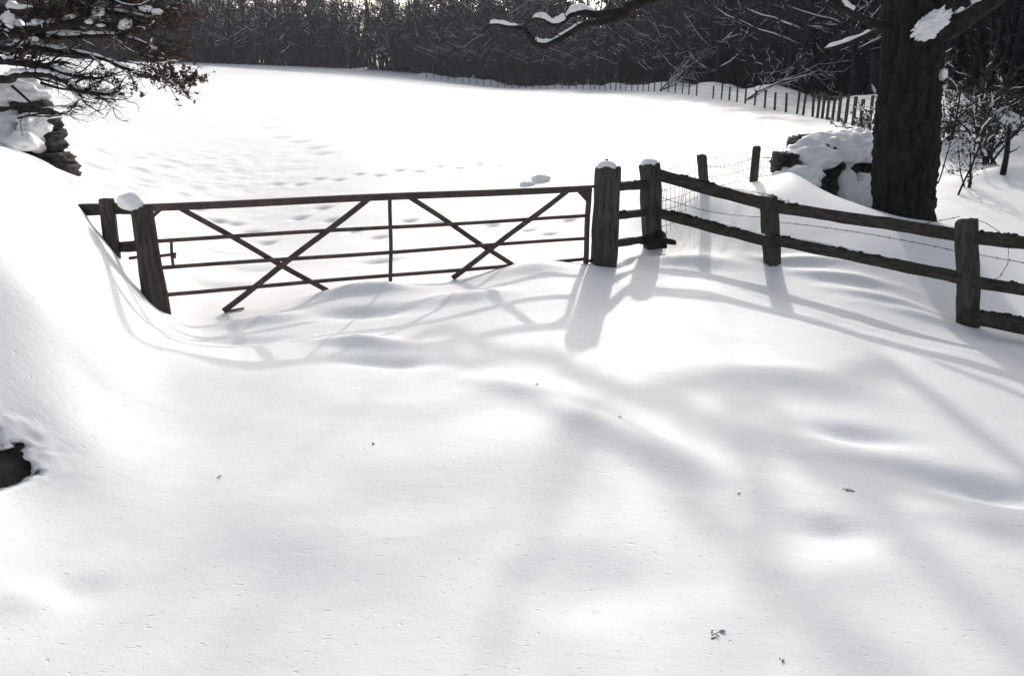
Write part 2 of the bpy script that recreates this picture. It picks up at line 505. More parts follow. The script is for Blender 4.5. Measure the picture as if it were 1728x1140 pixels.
def sphere_dirs(nu=20, nv=12):
    th = np.linspace(0, math.pi, nv + 1)[1:-1]
    ph = np.arange(nu) * 2 * math.pi / nu
    T, F = np.meshgrid(th, ph, indexing='ij')
    d = np.stack([np.sin(T) * np.cos(F), np.sin(T) * np.sin(F), np.cos(T)], -1).reshape(-1, 3)
    d = np.vstack([d, [0, 0, 1], [0, 0, -1]])
    m = nv - 1
    ii = np.arange(m - 1)[:, None] * nu; jj = np.arange(nu)[None]; j2 = (jj + 1) % nu
    q = np.stack([ii + jj, ii + nu + jj, ii + nu + j2, ii + j2], -1).reshape(-1, 4)
    jj = np.arange(nu); j2 = (jj + 1) % nu
    t = np.concatenate([np.stack([np.full(nu, m * nu), jj, j2], -1), np.stack([np.full(nu, m * nu + 1), (m - 1) * nu + j2, (m - 1) * nu + jj], -1)])
    return d, q, t

def blob(mb, c, r, seed, amp=.18, freq=1.6, flat_bottom=None, nu=28, nv=18, boxy=0.0, squash=1.0):
    """uneven rounded lump: snow pillows (flat_bottom) and boulders (boxy)"""
    d, q, t = sphere_dirs(nu, nv)
    k = np.ones(len(d))
    if boxy: k = (abs(d) ** boxy).sum(1) ** (-1 / boxy)
    rr = k * (1 + amp * fbm(d * freq + seed * 5.3, seed, 4))
    v = d * rr[:, None] * np.asarray(r, float)
    if flat_bottom is not None:
        lo = v[:, 2] < 0
        v[lo, 2] *= flat_bottom
    mb.add(v + np.asarray(c, float), q, t)

# ---------------------------------------------------------------- steel gate
L3 = lambda px, py: on_line(px, py, GL, GR)
gate_o = (GR[0] - .25, GR[1] - .08, 0.2)
gate = thing('field_gate', 'long brown steel five-bar gate with crossed diagonal braces, half buried in snow', 'gate', gate_o)
gdir = np.r_[(GR - GL) / np.linalg.norm(GR - GL), 0]; gnor = np.array([gdir[1], -gdir[0], 0])
def flat_bar(name, p0, p1, w, th, off=0.0, parent=gate, mat=M_GATE):
    A = L3(*p0) + gnor * off; B = L3(*p1) + gnor * off
    t = (B - A) / np.linalg.norm(B - A); v = np.cross(gnor, t)
    mb = MB()
    n = max(2, int(np.linalg.norm(B - A) / .12))
    s = np.linspace(0, 1, n + 1)
    c = .006
    prof = [(-w / 2 + c, -th / 2), (w / 2 - c, -th / 2), (w / 2, -th / 2 + c * .6), (w / 2, th / 2 - c * .6), (w / 2 - c, th / 2), (-w / 2 + c, th / 2), (-w / 2, th / 2 - c * .6), (-w / 2, -th / 2 + c * .6)]
    wob = .004 * np.sin(s * 9 + p0[0])
    V = np.concatenate([[A + (B - A) * k + v * (a + wo_) + gnor * b for a, b in prof] for k, wo_ in zip(s, wob)])
    m = len(prof)
    ii = np.arange(n)[:, None] * m; jj = np.arange(m)[None]; j2 = (jj + 1) % m
    q = np.stack([ii + jj, ii + j2, ii + m + j2, ii + m + jj], -1).reshape(-1, 4)
    j = np.arange(1, m - 1)
    t = np.concatenate([np.stack([j * 0, j + 1, j], -1), np.stack([j * 0, j, j + 1], -1) + n * m])
    mb.add(V, q, t)
    return part(name, mb, mat, parent, smooth=False)
flat_bar('top_rail', (236, 350.5), (998, 317.5), .064, .05)
flat_bar('rail', (250, 407), (994, 364), .034, .03)
flat_bar('rail', (258, 453), (992, 402), .034, .03)
flat_bar('rail', (262, 498), (990, 437), .034, .03)
flat_bar('rail', (296, 562), (988, 476), .034, .03)
flat_bar('stile', (994, 318), (987, 470), .046, .045)
flat_bar('stile', (252, 350), (286, 540), .046, .045)
flat_bar('upright', (657.5, 332), (659, 520), .036, .012, .026)
flat_bar('brace', (622, 334), (377, 523), .052, .014, .034)
flat_bar('brace', (300, 349), (553, 492), .048, .014, -.030)
flat_bar('brace', (955, 322), (762, 468), .052, .014, .034)
flat_bar('brace', (690, 331), (866, 448), .048, .014, -.030)
flat_bar('corner_brace', (271, 352), (248, 376), .034, .03)
# foot plate at the end of the long brace
mb = MB(); A = L3(380, 524) + gnor * .02; B = L3(412, 519) + gnor * .03
wood_bar(mb, A, B, .035, .016, 4, rings=10, sides=12, rough=.003, groove=0)
part('foot_plate', mb, M_GATE, gate)
# gusset at the hinge corner
c0, c1, c2 = L3(969, 320), L3(996, 320), L3(993, 345)
mb = MB(); tri = np.array([c0, c1, c2])
mb.add(np.concatenate([tri + gnor * .03, tri + gnor * .02]), [[0, 1, 4, 3], [1, 2, 5, 4], [2, 0, 3, 5]], [[0, 2, 1], [3, 4, 5]])
part('corner_gusset', mb, M_GATE, gate, False)
flat_bar('hinge', (988, 316), (1012, 313), .03, .03)
flat_bar('hinge', (986, 440), (1006, 438), .03, .03)
flat_bar('latch_upright', (289, 406), (292.5, 451), .026, .02, .01)
lb = sub(flat_bar('latch_bolt', (218, 434), (298, 428), .026, .026, .03))
flat_bar('latch_handle', (295, 424), (296, 434), .02, .02, .055, lb)

# ---------------------------------------------------------------- timber posts
def post_at(parent, name, top, bot, w, d, seed, mat=M_POST, depth=.35, **kw):
    mb = MB()
    T = np.asarray(top); Bt = np.asarray(bot)
    dirv = (Bt - T) / np.linalg.norm(Bt - T)
    wood_bar(mb, Bt + dirv * depth, T, w, d, seed, up=np.array([gnor[0], gnor[1], 0]), **kw)
    return part(name, mb, mat, parent)

def ragged_top(o, amp, seed):
    """splinter the end grain of a weathered post"""
    me = o.data; n = len(me.vertices)
    co = np.zeros(n * 3); me.vertices.foreach_get('co', co); co = co.reshape(-1, 3)
    zt = co[:, 2].max(); m = np.clip((co[:, 2] - (zt - .16)) / .16, 0, 1)
    co[:, 2] += m * amp * fbm(np.c_[co[:, :2] * 22, np.zeros(n)], seed, 3)
    me.vertices.foreach_set('co', co.ravel()); me.update()

gp = thing('gate_post', 'thick leaning split-topped timber gate post at the latch end, snow lump hanging off its top', 'post', P(262, 515, 7.0))
o = post_at(gp, 'shaft', P(236, 347, 7.0), P(262, 522, 7.0), .185, .17, 1, rough=.016, groove=.03, power=3.4)
ragged_top(o, .07, 3)
mb = MB(); blob(mb, P(221, 341, 6.98), (.115, .11, .085), 5, .16, 1.5, nu=32, nv=22)
v = mb.v[0]; c = P(221, 341, 6.98)
v[:, 0] += np.clip(c[2] - v[:, 2], 0, 1) * .35
part('snow_cap', mb, M_SNOWCAP, gp)

gp2 = thing('gate_post', 'broad weathered square timber gate post at the hinge end, low snow cap', 'post', (*GR, .24))
o = post_at(gp2, 'shaft', P(1027, 283, 8.4), P(1018, 447, 8.4), .255, .24, 2, rough=.014, groove=.03, power=4.5)
ragged_top(o, .03, 9)
mb = MB(); blob(mb, P(1024, 283, 8.4), (.105, .10, .075), 8, .10, 1.4, flat_bottom=.3, nu=32, nv=20)
part('snow_cap', mb, M_SNOWCAP, gp2)
mb = MB(); blob(mb, P(1024, 270, 8.42), (.018, .03, .012), 3, .4, 2, nu=10, nv=8); part('moss_tuft', mb, M_MOSS, gp2)

# short fence on the latch side, running into the drift
lf = thing('rail_fence', 'short two-rail timber fence running into the snow drift beside the leaning gate post', 'fence', P(188, 425, 7.15))
post_at(lf, 'post', P(180, 335, 7.15), P(190, 428, 7.15), .125, .12, 11, rough=.008, groove=.012)
def rail(parent, A, B, h, th, seed, mat=M_RAIL, moss=0.0, rng=np.random.default_rng(5)):
    mb = MB(); wood_bar(mb, A, B, th, h, seed, sides=16, rough=.010, groove=.008, power=6)
    o = part('rail', mb, mat, parent)
    if moss:
        sub(o); mb = MB(); L = np.linalg.norm(B - A)
        for k in range(int(L * moss)):
            s = rng.random(); s = s * .94 + .03
            if noise3(np.array([[s * L * 2.0 + seed, .3, .1]]), seed)[0] < -.15: continue
            c = A + (B - A) * s + np.array([0, rng.normal() * .018, h * .47])
            r = rng.uniform(.007, .020)
            blob(mb, c, (r * 1.5, r * 1.2, r), int(rng.integers(1, 900)), .45, 2.2, nu=8, nv=6)
        if mb.v: part('moss', mb, M_MOSS, o)
    return o
rail(lf, P(132, 355, 7.2), P(236, 349, 7.12), .105, .05, 21)
rail(lf, P(188, 417, 7.2), P(246, 413, 7.12), .09, .05, 22)

# ---------------------------------------------------------------- post and rail fence beyond the hinge post
rf = thing('rail_fence', 'mossy post and rail fence running from the corner post along the drift, barbed wire behind', 'fence', (*CORNER, .2))
o = post_at(rf, 'corner_post', P(1096, 276, 9.6), P(1101, 418, 9.6), .235, .21, 31, rough=.02, groove=.02, power=3.2); tag(o, 'stout corner post with a round snow cap')
ragged_top(o, .02, 4); sub(o)
mb = MB(); blob(mb, P(1096, 277, 9.6), (.105, .1, .075), 12, .08, 1.3, flat_bottom=.3, nu=32, nv=20); part('snow_cap', mb, M_SNOWCAP, o)
o = post_at(rf, 'post', P(1297, 330, 8.9), P(1303, 447, 8.9), .165, .15, 32, rough=.014, groove=.016); ragged_top(o, .02, 5)
o = post_at(rf, 'post', P(1633, 371, 7.5), P(1634, 552, 7.5), .175, .16, 33, rough=.014, groove=.014); ragged_top(o, .015, 6)
ez = gz_at(*EPOST)
o = post_at(rf, 'post', np.r_[EPOST, ez + 1.0], np.r_[EPOST, ez], .175, .16, 34, rough=.014, groove=.014)
fo = np.array([-.02, .11, 0])
R1 = lambda px, py: on_line(px, py, CORNER, RPOST) + fo * 0
R2 = lambda px, py: on_line(px, py, RPOST, NPOST)
fwd = np.array([0.02, -.085, 0])
rail(rf, R1(1104, 293) + fwd, R1(1303, 347) + fwd, .135, .055, 41, moss=60)
rail(rf, R1(1106, 357) + fwd, R1(1303, 410) + fwd, .115, .055, 42, moss=90)
rail(rf, R2(1294, 346) + fwd * .8, R2(1640, 400) + fwd * .8, .125, .055, 43, moss=110)
rail(rf, R2(1294, 402) + fwd * .8, R2(1640, 472) + fwd * .8, .115, .055, 44, moss=90)
E3 = lambda z: np.r_[EPOST, ez + z]
A = R2(1628, 398) + fwd * .8; rail(rf, A, np.r_[EPOST, A[2] - .02] + fwd, .12, .055, 45, moss=60)
A = R2(1628, 473) + fwd * .8; rail(rf, A, np.r_[EPOST, A[2] - .03] + fwd, .11, .055, 46, moss=60)
A = R2(1616, 528) + fwd * .8; rail(rf, A, np.r_[EPOST, A[2] - .03] + fwd, .15, .07, 47, moss=60)
# old log leaning at the foot of the corner post
mb = MB()
for k, (a_, b_, w_) in enumerate([((1080, 404, 9.46), (1140, 412, 9.3), .12), ((1112, 392, 9.5), (1120, 418, 9.34), .11)]):
    wood_bar(mb, P(*a_), P(*b_), w_, w_ * .8, 81 + k, rings=16, sides=18, rough=.03, groove=.02, power=2.4, taper=.6)
part('root_stump', mb, M_BARK, rf)
# snow resting on the rails
def rail_snow(parent, A, B, w, hgt, seed):
    n = 40; s = np.linspace(0, 1, n)
    pts = A + (B - A) * s[:, None]
    nz = noise3(np.c_[s * 9, s * 0, s * 0], seed)
    r = np.clip(.55 + nz * .9, .05, 1) * np.sin(np.clip(s, .02, .98) * math.pi) ** .3 * w
    mb = MB(); mb.tube(pts, r, 12, flat=hgt / w); part('rail_snow', mb, M_SNOWCAP, parent)
up = lambda z: np.array([0, 0, z])
rail_snow(rf, R1(1205, 311) + fwd, R1(1285, 337) + fwd, .03, .022, 3)
rail_snow(rf, R2(1312, 335) + fwd * .8, R2(1345, 347) + fwd * .8, .03, .03, 4)
rail_snow(rf, R2(1310, 392) + fwd * .8, R2(1500, 433) + fwd * .8, .028, .016, 8)
rail_snow(rf, R1(1190, 369) + fwd, R1(1290, 396) + fwd, .03, .016, 9)

sf = thing('rail_fence', 'short three-rail fence filling the gap between hinge post and corner post', 'fence', (*((GR + CORNER) / 2), .25))
S = lambda px, py: on_line(px, py, GR, CORNER)
rail(sf, S(1036, 315), S(1092, 313), .095, .05, 51, moss=70)
rail(sf, S(1036, 366), S(1092, 357), .085, .05, 52, moss=90)
rail(sf, S(1036, 411), S(1092, 402), .085, .05, 53)

# ---------------------------------------------------------------- wires
def wire_pts(A, B, sag, n=40):
    s = np.linspace(0, 1, n); p = A + (B - A) * s[:, None]
    p[:, 2] -= sag * 4 * s * (1 - s)
    return p
def barbed(mb, pts, r=.0032, step=.11, rng=np.random.default_rng(8)):
    pts = np.asarray(pts); mb.tube(pts, r, 5)
    seg = np.linalg.norm(np.diff(pts, axis=0), axis=1); L = np.r_[0, np.cumsum(seg)]
    for s in np.arange(step * .5, L[-1], step):
        c = np.array([np.interp(s, L, pts[:, k]) for k in range(3)])
        d = rng.normal(size=3); d /= np.linalg.norm(d)
        mb.tube([c - d * .016, c, c + d * .016], [.0018, .005, .0018], 4)
mb = MB()
bw = np.array([0, .09, 0])
barbed(mb, np.vstack([wire_pts(on_line(1110, 300, CORNER, RPOST) + bw, on_line(1230, 318, CORNER, RPOST) + bw, .02), wire_pts(on_line(1230, 318, CORNER, RPOST) + bw, on_line(1303, 330, CORNER, RPOST) + bw, 0, 12)[1:],
                      wire_pts(on_line(1307, 330, RPOST, NPOST) + bw, on_line(1380, 362, RPOST, NPOST) + bw, .01, 20)]))
part('barbed_wire', mb, M_WIRE, rf)
mb = MB(); barbed(mb, np.vstack([wire_pts(on_line(1108, 330, CORNER, RPOST) + bw, on_line(1290, 368, CORNER, RPOST) + bw, .06), wire_pts(on_line(1310, 376, RPOST, NPOST) + bw, on_line(1625, 427, RPOST, NPOST) + bw, -.03)[:], wire_pts(on_line(1645, 430, RPOST, NPOST) + bw, np.r_[EPOST, ez + .62], .02)]))
part('barbed_wire', mb, M_WIRE, rf)
mb = MB(); barbed(mb, wire_pts(on_line(1565, 380, RPOST, NPOST) + bw, on_line(1628, 368, RPOST, NPOST) + bw, .0))
lo = [on_line(*q, RPOST, NPOST) + bw * .3 for q in [(1640, 370), (1665, 376), (1690, 392), (1705, 415), (1704, 445), (1690, 468), (1675, 475)]]
barbed(mb, np.array(lo)); part('barbed_wire', mb, M_WIRE, rf)

wf_p = [(1187, 262, 325, 10.8, .115), (1275, 248, 310, 11.7, .105), (1341, 238, 300, 12.6, .13)]
wf = thing('wire_fence', 'sagging stock-netting and barbed wire fence on stakes between corner post and ruined wall', 'fence', P(1187, 325, 10.8))
for k, (px, y0, y1, Y, w) in enumerate(wf_p):
    T = P(px - (3 if k == 0 else -2), y0, Y); Bt = P(px + (3 if k == 0 else -4), y1, Y)
    o = post_at(wf, 'stake', T, Bt, w, w * .9, 60 + k, rough=.006, groove=.01); ragged_top(o, .02, k)
    if k == 1:
        sub(o); mb = MB(); blob(mb, T + up(.005), (.045, .045, .022), 4, .1, 1.4, flat_bottom=.3, nu=16, nv=10); part('snow_cap', mb, M_SNOWCAP, o)
tops = [P(1108, 288, 9.62), P(1187, 267, 10.75), P(1275, 253, 11.65), P(1341, 245, 12.55)]
mb = MB(); barbed(mb, np.vstack([wire_pts(a, b, .03, 16)[(1 if i else 0):] for i, (a, b) in enumerate(zip(tops[:-1], tops[1:]))])); part('barbed_wire', mb, M_WIRE, wf)
mb = MB(); barbed(mb, np.vstack([wire_pts(a - up(.12 - .02 * i), b - up(.10), .06, 16)[(1 if i else 0):] for i, (a, b) in enumerate(zip(tops[:3], tops[1:4]))])); part('barbed_wire', mb, M_WIRE, wf)
mb = MB()
for i, (a, b) in enumerate(zip(tops[:-1], tops[1:])):
    L = np.linalg.norm(b - a); n = int(L / .095)
    for k, dz in enumerate((.10, .24, .37, .48, .58, .68, .77)):
        p = wire_pts(a - up(dz), b - up(dz), .035, 14); p += .008 * np.c_[fbm(p * 2, k, 2), fbm(p * 2, k + 9, 2), fbm(p * 2, k + 4, 2)]
        mb.tube(p, .0034, 4, caps=False)
    for k in range(n):
        c = a + (b - a) * (k + .5) / n - up(.035 * 4 * ((k + .5) / n) * (1 - (k + .5) / n))
        z = np.linspace(.10, .79, 8); p = c[None] - np.c_[0 * z, 0 * z, z]
        p[:, 0] += .018 * np.sin(z * 5 + k) ; p[:, 1] += .01 * np.cos(z * 4 + k * 2)
        mb.tube(p, .0030, 4, caps=False)
part('wire_netting', mb, M_WIRE, wf)

# ---------------------------------------------------------------- branching growth
def perp(d, rng):
    r = rng.normal(size=3); r -= d * np.dot(r, d); return r / (np.linalg.norm(r) + 1e-9)

def grow(out, p, d, L, r, lev, rng, spec):
    """appends (level, points, radii); spec[lev] = dict(n, steps, wig, trop, ang, ratio, start)"""
    s = spec[lev]; k = s['steps']
    pts = [np.array(p, float)]; d = np.array(d, float); d /= np.linalg.norm(d)
    for i in range(k):
        d = d + rng.normal(size=3) * s['wig'] + np.array([0, 0, s['trop']]) / k
        d /= np.linalg.norm(d)
        pts.append(pts[-1] + d * L / k)
    pts = np.array(pts); rad = r * np.linspace(1, s.get('tip', .35), k + 1)
    out.append((lev, pts, rad))
    if lev + 1 >= len(spec): return
    c = spec[lev + 1]
    for i in range(s['n']):
        u = s['start'] + (1 - s['start']) * (i + rng.random()) / s['n']
        f = u * k; a = min(int(f), k - 1); q = pts[a] + (pts[a + 1] - pts[a]) * (f - a)
        t = pts[a + 1] - pts[a]; t /= np.linalg.norm(t)
        an = RAD(rng.uniform(*s['ang']))
        dd = t * math.cos(an) + perp(t, rng) * math.sin(an)
        if s.get('flatten'): dd[2] *= s['flatten']
        grow(out, q, dd, L * s['ratio'] * (1 - s.get('cone', .4) * u) * rng.uniform(.65, 1.2), max(np.interp(f, range(k + 1), rad) * s.get('rr', .55), c.get('rmin', .002)), lev + 1, rng, spec)

def snow_on(mb, branches, rng, levels, prob, thick=.8, sides=5, rmin=0.0, minhor=.55, wide=1.0):
    for lev, pts, rad in branches:
        if lev not in levels or rng.random() > prob: continue
        seg = np.diff(pts, axis=0); hor = np.linalg.norm(seg[:, :2], axis=1) / (np.linalg.norm(seg, axis=1) + 1e-9)
        if hor.mean() < minhor: continue
        r = np.maximum(rad, rmin)
        q = pts + np.c_[0 * r, 0 * r, rad * .75 + r * thick * .35]
        rr = r * wide * (1.0 + .25 * rng.normal(size=len(r))); rr[0] *= .35; rr[-1] *= .3
        mb.tube(q, np.clip(rr, .001, 9), sides, flat=thick)

def branches_mesh(mb, branches, sides, levels):
    for lev, pts, rad in branches:
        if lev in levels: mb.tube(pts, rad, sides[lev], caps=False)

# ---------------------------------------------------------------- old oak beside the fence
rng = np.random.default_rng(42)
oz = gz_at(*OAK)
oak = thing('oak_tree', 'massive old oak with rugged black trunk and bare snow-topped limbs beside the ruined wall', 'tree', (*OAK, oz))
tp_px = [(1522, 420, 48), (1522, 380, 46), (1523, 330, 45), (1527, 270, 47), (1531, 210, 47), (1536, 150, 46), (1541, 90, 46), (1545, 40, 47), (1549, -20, 48), (1553, -90, 45), (1558, -170, 40), (1561, -260, 36), (1563, -380, 30), (1566, -520, 24), (1570, -680, 16)]
tc = np.array([P(a, b, 11.0) for a, b, c in tp_px]); tr = np.array([c / FOC * 11.4 for a, b, c in tp_px])
ns = 420; s = np.linspace(0, len(tc) - 1, ns); sides = 140
ctr = np.c_[[np.interp(s, range(len(tc)), tc[:, k]) for k in range(3)]].T
rr = np.interp(s, range(len(tc)), tr)
a = np.arange(sides) * 2 * math.pi / sides
q = np.stack([np.broadcast_to(np.cos(a)[None] * 6.5, (ns, sides)), np.broadcast_to(np.sin(a)[None] * 6.5, (ns, sides)), np.broadcast_to((ctr[:, 2] * 2.2)[:, None], (ns, sides))], -1).reshape(-1, 3)
q += .8 * np.c_[fbm(q * .5, 3, 2), fbm(q * .5, 4, 2), fbm(q * .5, 6, 2)]
ridge = 1 - np.abs(fbm(q, 12, 3)) * 2.2 + .5 * fbm(q * np.array([2.2, 2.2, 3.0]), 55, 2)
big = fbm(q * np.array([.22, .22, .45]), 19, 3)
disp = (.042 * ridge + .07 * big - .03).reshape(ns, sides)
ring = (rr[:, None] + disp)[:, :, None] * np.stack([np.cos(a), np.sin(a), 0 * a], -1)[None]
V = (ctr[:, None] + ring).reshape(-1, 3)
ii = np.arange(ns - 1)[:, None] * sides; jj = np.arange(sides)[None]; j2 = (jj + 1) % sides
mb = MB(); mb.add(V, np.stack([ii + jj, ii + j2, ii + sides + j2, ii + sides + jj], -1).reshape(-1, 4))
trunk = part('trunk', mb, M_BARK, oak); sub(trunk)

def smooth_path(pts, rad, n=6):
    pts = np.asarray(pts, float); rad = np.asarray(rad, float)
    k = len(pts); out = []; ro = []
    ext = np.vstack([2 * pts[0] - pts[1], pts, 2 * pts[-1] - pts[-2]])
    for i in range(k - 1):
        p0, p1, p2, p3 = ext[i:i + 4]
        for u in np.arange(n) / n:
            out.append(.5 * (2 * p1 + (p2 - p0) * u + (2 * p0 - 5 * p1 + 4 * p2 - p3) * u ** 2 + (3 * p1 - p0 - 3 * p2 + p3) * u ** 3))
            ro.append(rad[i] + (rad[i + 1] - rad[i]) * u)
    out.append(pts[-1]); ro.append(rad[-1])
    return np.array(out), np.array(ro)

def limb_tube(mb, pts, rad, seed, sides=14):
    d = fbm(pts * 3.0, seed, 2)
    rad = rad * (1 + .16 * d)
    mb.tube(pts + .25 * rad[:, None] * np.c_[fbm(pts * 2, seed + 1, 2), fbm(pts * 2, seed + 2, 2), fbm(pts * 2, seed + 3, 2)], rad, sides)

LIMBS = []      # (points, radii) of every oak limb, for twigs and snow
def limb(pts, rad, seed, name='limb'):
    p, r = smooth_path(pts, rad)
    mb = MB(); limb_tube(mb, p, r, seed)
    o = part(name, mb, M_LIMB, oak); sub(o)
    LIMBS.append((p, r))
    return o, p, r
def limb_snow(o, p, r, i0, i1, w, h, seed):
    """ridge of snow lying along the top of a limb between fractions i0..i1"""
    k = len(p); a = int(i0 * (k - 1)); b = max(a + 3, int(i1 * (k - 1)) + 1)
    q = p[a:b]; rr = r[a:b]; n = 5
    q, rr = smooth_path(q, rr, n)
    u = np.linspace(0, 1, len(q))
    ww = w * np.clip(.75 + .5 * fbm(q * 6, seed, 3), .35, 1.4) * np.clip(np.sin(np.clip(u, .012, .988) * math.pi) * 3, .12, 1)
    q = q + np.c_[0 * rr, 0 * rr, rr * .85 + ww * h / w * .35]
    mb = MB(); mb.tube(q, ww, 12, flat=h / w); return part('limb_snow', mb, M_SNOWCAP, o)

TOP = lambda z: np.array([tc[-1][0], tc[-1][1], z])
# the low limb reaching left across the top of the view
o, p, r = limb([P(1552, -60, 11.0), P(1480, -70, 11.1), P(1400, -64, 11.3), P(1300, -44, 11.6), P(1200, -30, 11.8), P(1110, -6, 12.0), P(1052, 14, 12.1)], [.24, .17, .12, .10, .085, .07, .06], 1)
limb_snow(o, p, r, .40, .62, .10, .07, 2); limb_snow(o, p, r, .66, .84, .06, .05, 3)
o, p, r = limb([P(1056, 20, 12.1), P(1010, 24, 12.12), P(985, 20, 12.13), P(965, 24, 12.14), P(948, 38, 12.15), P(932, 42, 12.15), P(918, 33, 12.16), P(903, 31, 12.17), P(890, 40, 12.2)], [.06, .05, .045, .04, .036, .032, .028, .02, .008], 2)
limb_snow(o, p, r, .12, .95, .055, .062, 4)
o, p, r = limb([P(1058, 24, 12.08), P(1030, 34, 12.0), P(988, 40, 11.95), P(960, 56, 11.95), P(930, 74, 11.95), P(908, 76, 11.95), P(896, 64, 11.95), P(884, 49, 11.95), P(860, 46, 11.95), P(843, 42, 11.95), P(828, 42, 11.95), P(812, 56, 11.95)], [.05, .045, .038, .038, .042, .046, .042, .034, .028, .024, .018, .008], 3)
limb_snow(o, p, r, .20, .40, .026, .03, 5); limb_snow(o, p, r, .36, .50, .05, .045, 6); limb_snow(o, p, r, .68, .93, .04, .045, 7)
# limb climbing to the right with its heaped snow
o, p, r = limb([P(1545, 62, 10.75), P(1590, 52, 10.7), P(1630, 30, 10.7), P(1680, -5, 10.7), P(1760, -70, 10.7), P(1900, -180, 11)], [.17, .15, .13, .12, .10, .05], 4)
limb_snow(o, p, r, .44, .60, .055, .09, 8); limb_snow(o, p, r, .33, .39, .05, .05, 9)
# bough of snow caught in the fork
mb = MB(); blob(mb, P(1570, 42, 10.5), (.20, .13, .14), 31, .34, 3.4, nu=56, nv=36); vv = mb.v[0]; c = P(1570, 42, 10.5); vv[:, 2] += (vv[:, 0] - c[0]) * .45
part('fork_snow', mb, M_SNOWCAP, trunk)
mb = MB(); blob(mb, P(1591, 126, 10.74), (.05, .05, .07), 33, .45, 3.2, nu=26, nv=18); blob(mb, P(1594, 146, 10.72), (.03, .03, .02), 34, .5, 2.5, nu=12, nv=8); part('knot_snow', mb, M_SNOWCAP, trunk)
# bough on the left of the trunk
o, p, r = limb([P(1495, 45, 10.9), P(1450, 30, 10.7), P(1420, 12, 10.6), P(1370, -25, 10.6)], [.06, .045, .04, .02], 5)
limb_snow(o, p, r, .45, .7, .06, .09, 10)
o, p, r = limb([P(1500, 40, 11.2), P(1460, 62, 11.6), P(1420, 76, 11.8), P(1385, 84, 12)], [.05, .035, .025, .012], 6)
limb_snow(o, p, r, .25, .95, .022, .035, 11)

# upper limbs: their heights follow from where their shadows lie on the snow
def lift(px, py, h):
    g = ground_px(px, py)
    return g + SUNV * (h / SUNV[2])
def shade_limb(path, hs, rads, seed):
    pts = [lift(px, py, h) for (px, py), h in zip(path, hs)]
    return limb(pts, rads, seed)
root = np.array([tc[9][0], tc[9][1], 4.9])
J = lift(1010, 700, 5.2)
limb([root, root + np.array([-1.2, .4, .35]), (root + J) / 2 + up(.5), J], [.18, .10, .075, .065], 21)
shade_limb([(1010, 700), (960, 770), (860, 860), (740, 920), (560, 945), (400, 880), (300, 820)], [5.2, 5.1, 5.0, 4.9, 4.9, 5.0, 5.1], [.08, .062, .052, .046, .038, .03, .014], 22)
shade_limb([(1005, 705), (985, 790), (930, 870), (870, 980), (830, 1090), (820, 1200)], [5.2, 5.1, 5.0, 5.0, 5.1, 5.3], [.07, .058, .05, .044, .036, .02], 23)
shade_limb([(1000, 700), (900, 770), (800, 800), (700, 820), (560, 800)], [5.2, 5.3, 5.4, 5.5, 5.6], [.06, .045, .035, .025, .012], 24)
shade_limb([(1000, 690), (850, 680), (700, 700), (560, 690), (420, 640), (300, 600)], [5.2, 5.0, 4.9, 4.8, 4.8, 4.9], [.05, .04, .03, .025, .02, .012], 25)
J2 = lift(1240, 640, 5.6)
limb([root + up(.3), (root + J2) / 2 + up(.6), J2], [.15, .08, .06], 26)
shade_limb([(1240, 640), (1260, 740), (1290, 820), (1300, 940), (1250, 1080)], [5.6, 5.4, 5.3, 5.3, 5.4], [.08, .06, .05, .04, .02], 27)
shade_limb([(1500, 620), (1400, 650), (1240, 650), (1100, 660), (1000, 690)], [4.6, 4.5, 4.4, 4.3, 4.3], [.13, .115, .10, .08, .045], 28)
J3 = lift(1500, 620, 4.6)
limb([root - up(.2), (root + J3) / 2 + up(.1), J3], [.15, .10, .09], 29)
for k, (az, el, L) in enumerate([(20, 40, 5), (-60, 45, 4.5), (80, 35, 5), (150, 40, 5), (-130, 50, 4), (200, 60, 4)]):
    b0 = tc[10] + (tc[12] - tc[10]) * rng.random() * .9
    d = np.array([math.cos(RAD(az)) * math.cos(RAD(el)), math.sin(RAD(az)) * math.cos(RAD(el)), math.sin(RAD(el))])
    pts = [b0]
    for i in range(5):
        d = d + rng.normal(size=3) * .22; d /= np.linalg.norm(d); pts.append(pts[-1] + d * L / 5)
    limb(pts, [.2, .17, .14, .1, .07, .03], 60 + k)
# twigs all over the crown
SPEC_T = [dict(n=5, steps=5, wig=.16, trop=.1, ang=(25, 65), ratio=.55, start=.2, cone=.3, rr=.6, tip=.3),
          dict(n=4, steps=4, wig=.2, trop=.15, ang=(25, 65), ratio=.55, start=.2, rr=.6, tip=.4, rmin=.006),
          dict(n=0, steps=3, wig=.2, trop=.1, ang=(20, 60), ratio=.5, start=.2, rmin=.004)]
tw = []
for (p, r) in LIMBS[6:]:
    for k in range(4):
        i = rng.integers(len(p) // 3, len(p)); d = np.gradient(p, axis=0)[min(i, len(p) - 1)]; d /= np.linalg.norm(d)
        dd = d * .5 + perp(d, rng) + up(.25)
        grow(tw, p[i], dd, rng.uniform(.7, 1.5), max(r[i] * .22, .010), 0, rng, SPEC_T)
mb = MB(); branches_mesh(mb, tw, [6, 4, 3], (0, 1, 2)); part('twigs', mb, M_LIMB, oak)
tw = []
SPEC_S = [dict(n=3, steps=5, wig=.22, trop=-.1, ang=(30, 70), ratio=.5, start=.2, rr=.6, tip=.3), dict(n=0, steps=4, wig=.25, trop=0, ang=(20, 60), ratio=.5, start=.2, rmin=.0035)]
for (p, r) in LIMBS[:3]:
    for k in range(9):
        i = rng.integers(2, len(p)); d = np.gradient(p, axis=0)[i]; d /= np.linalg.norm(d)
        grow(tw, p[i], d * .4 + perp(d, rng) * .9, rng.uniform(.2, .55), .009, 0, rng, SPEC_S)
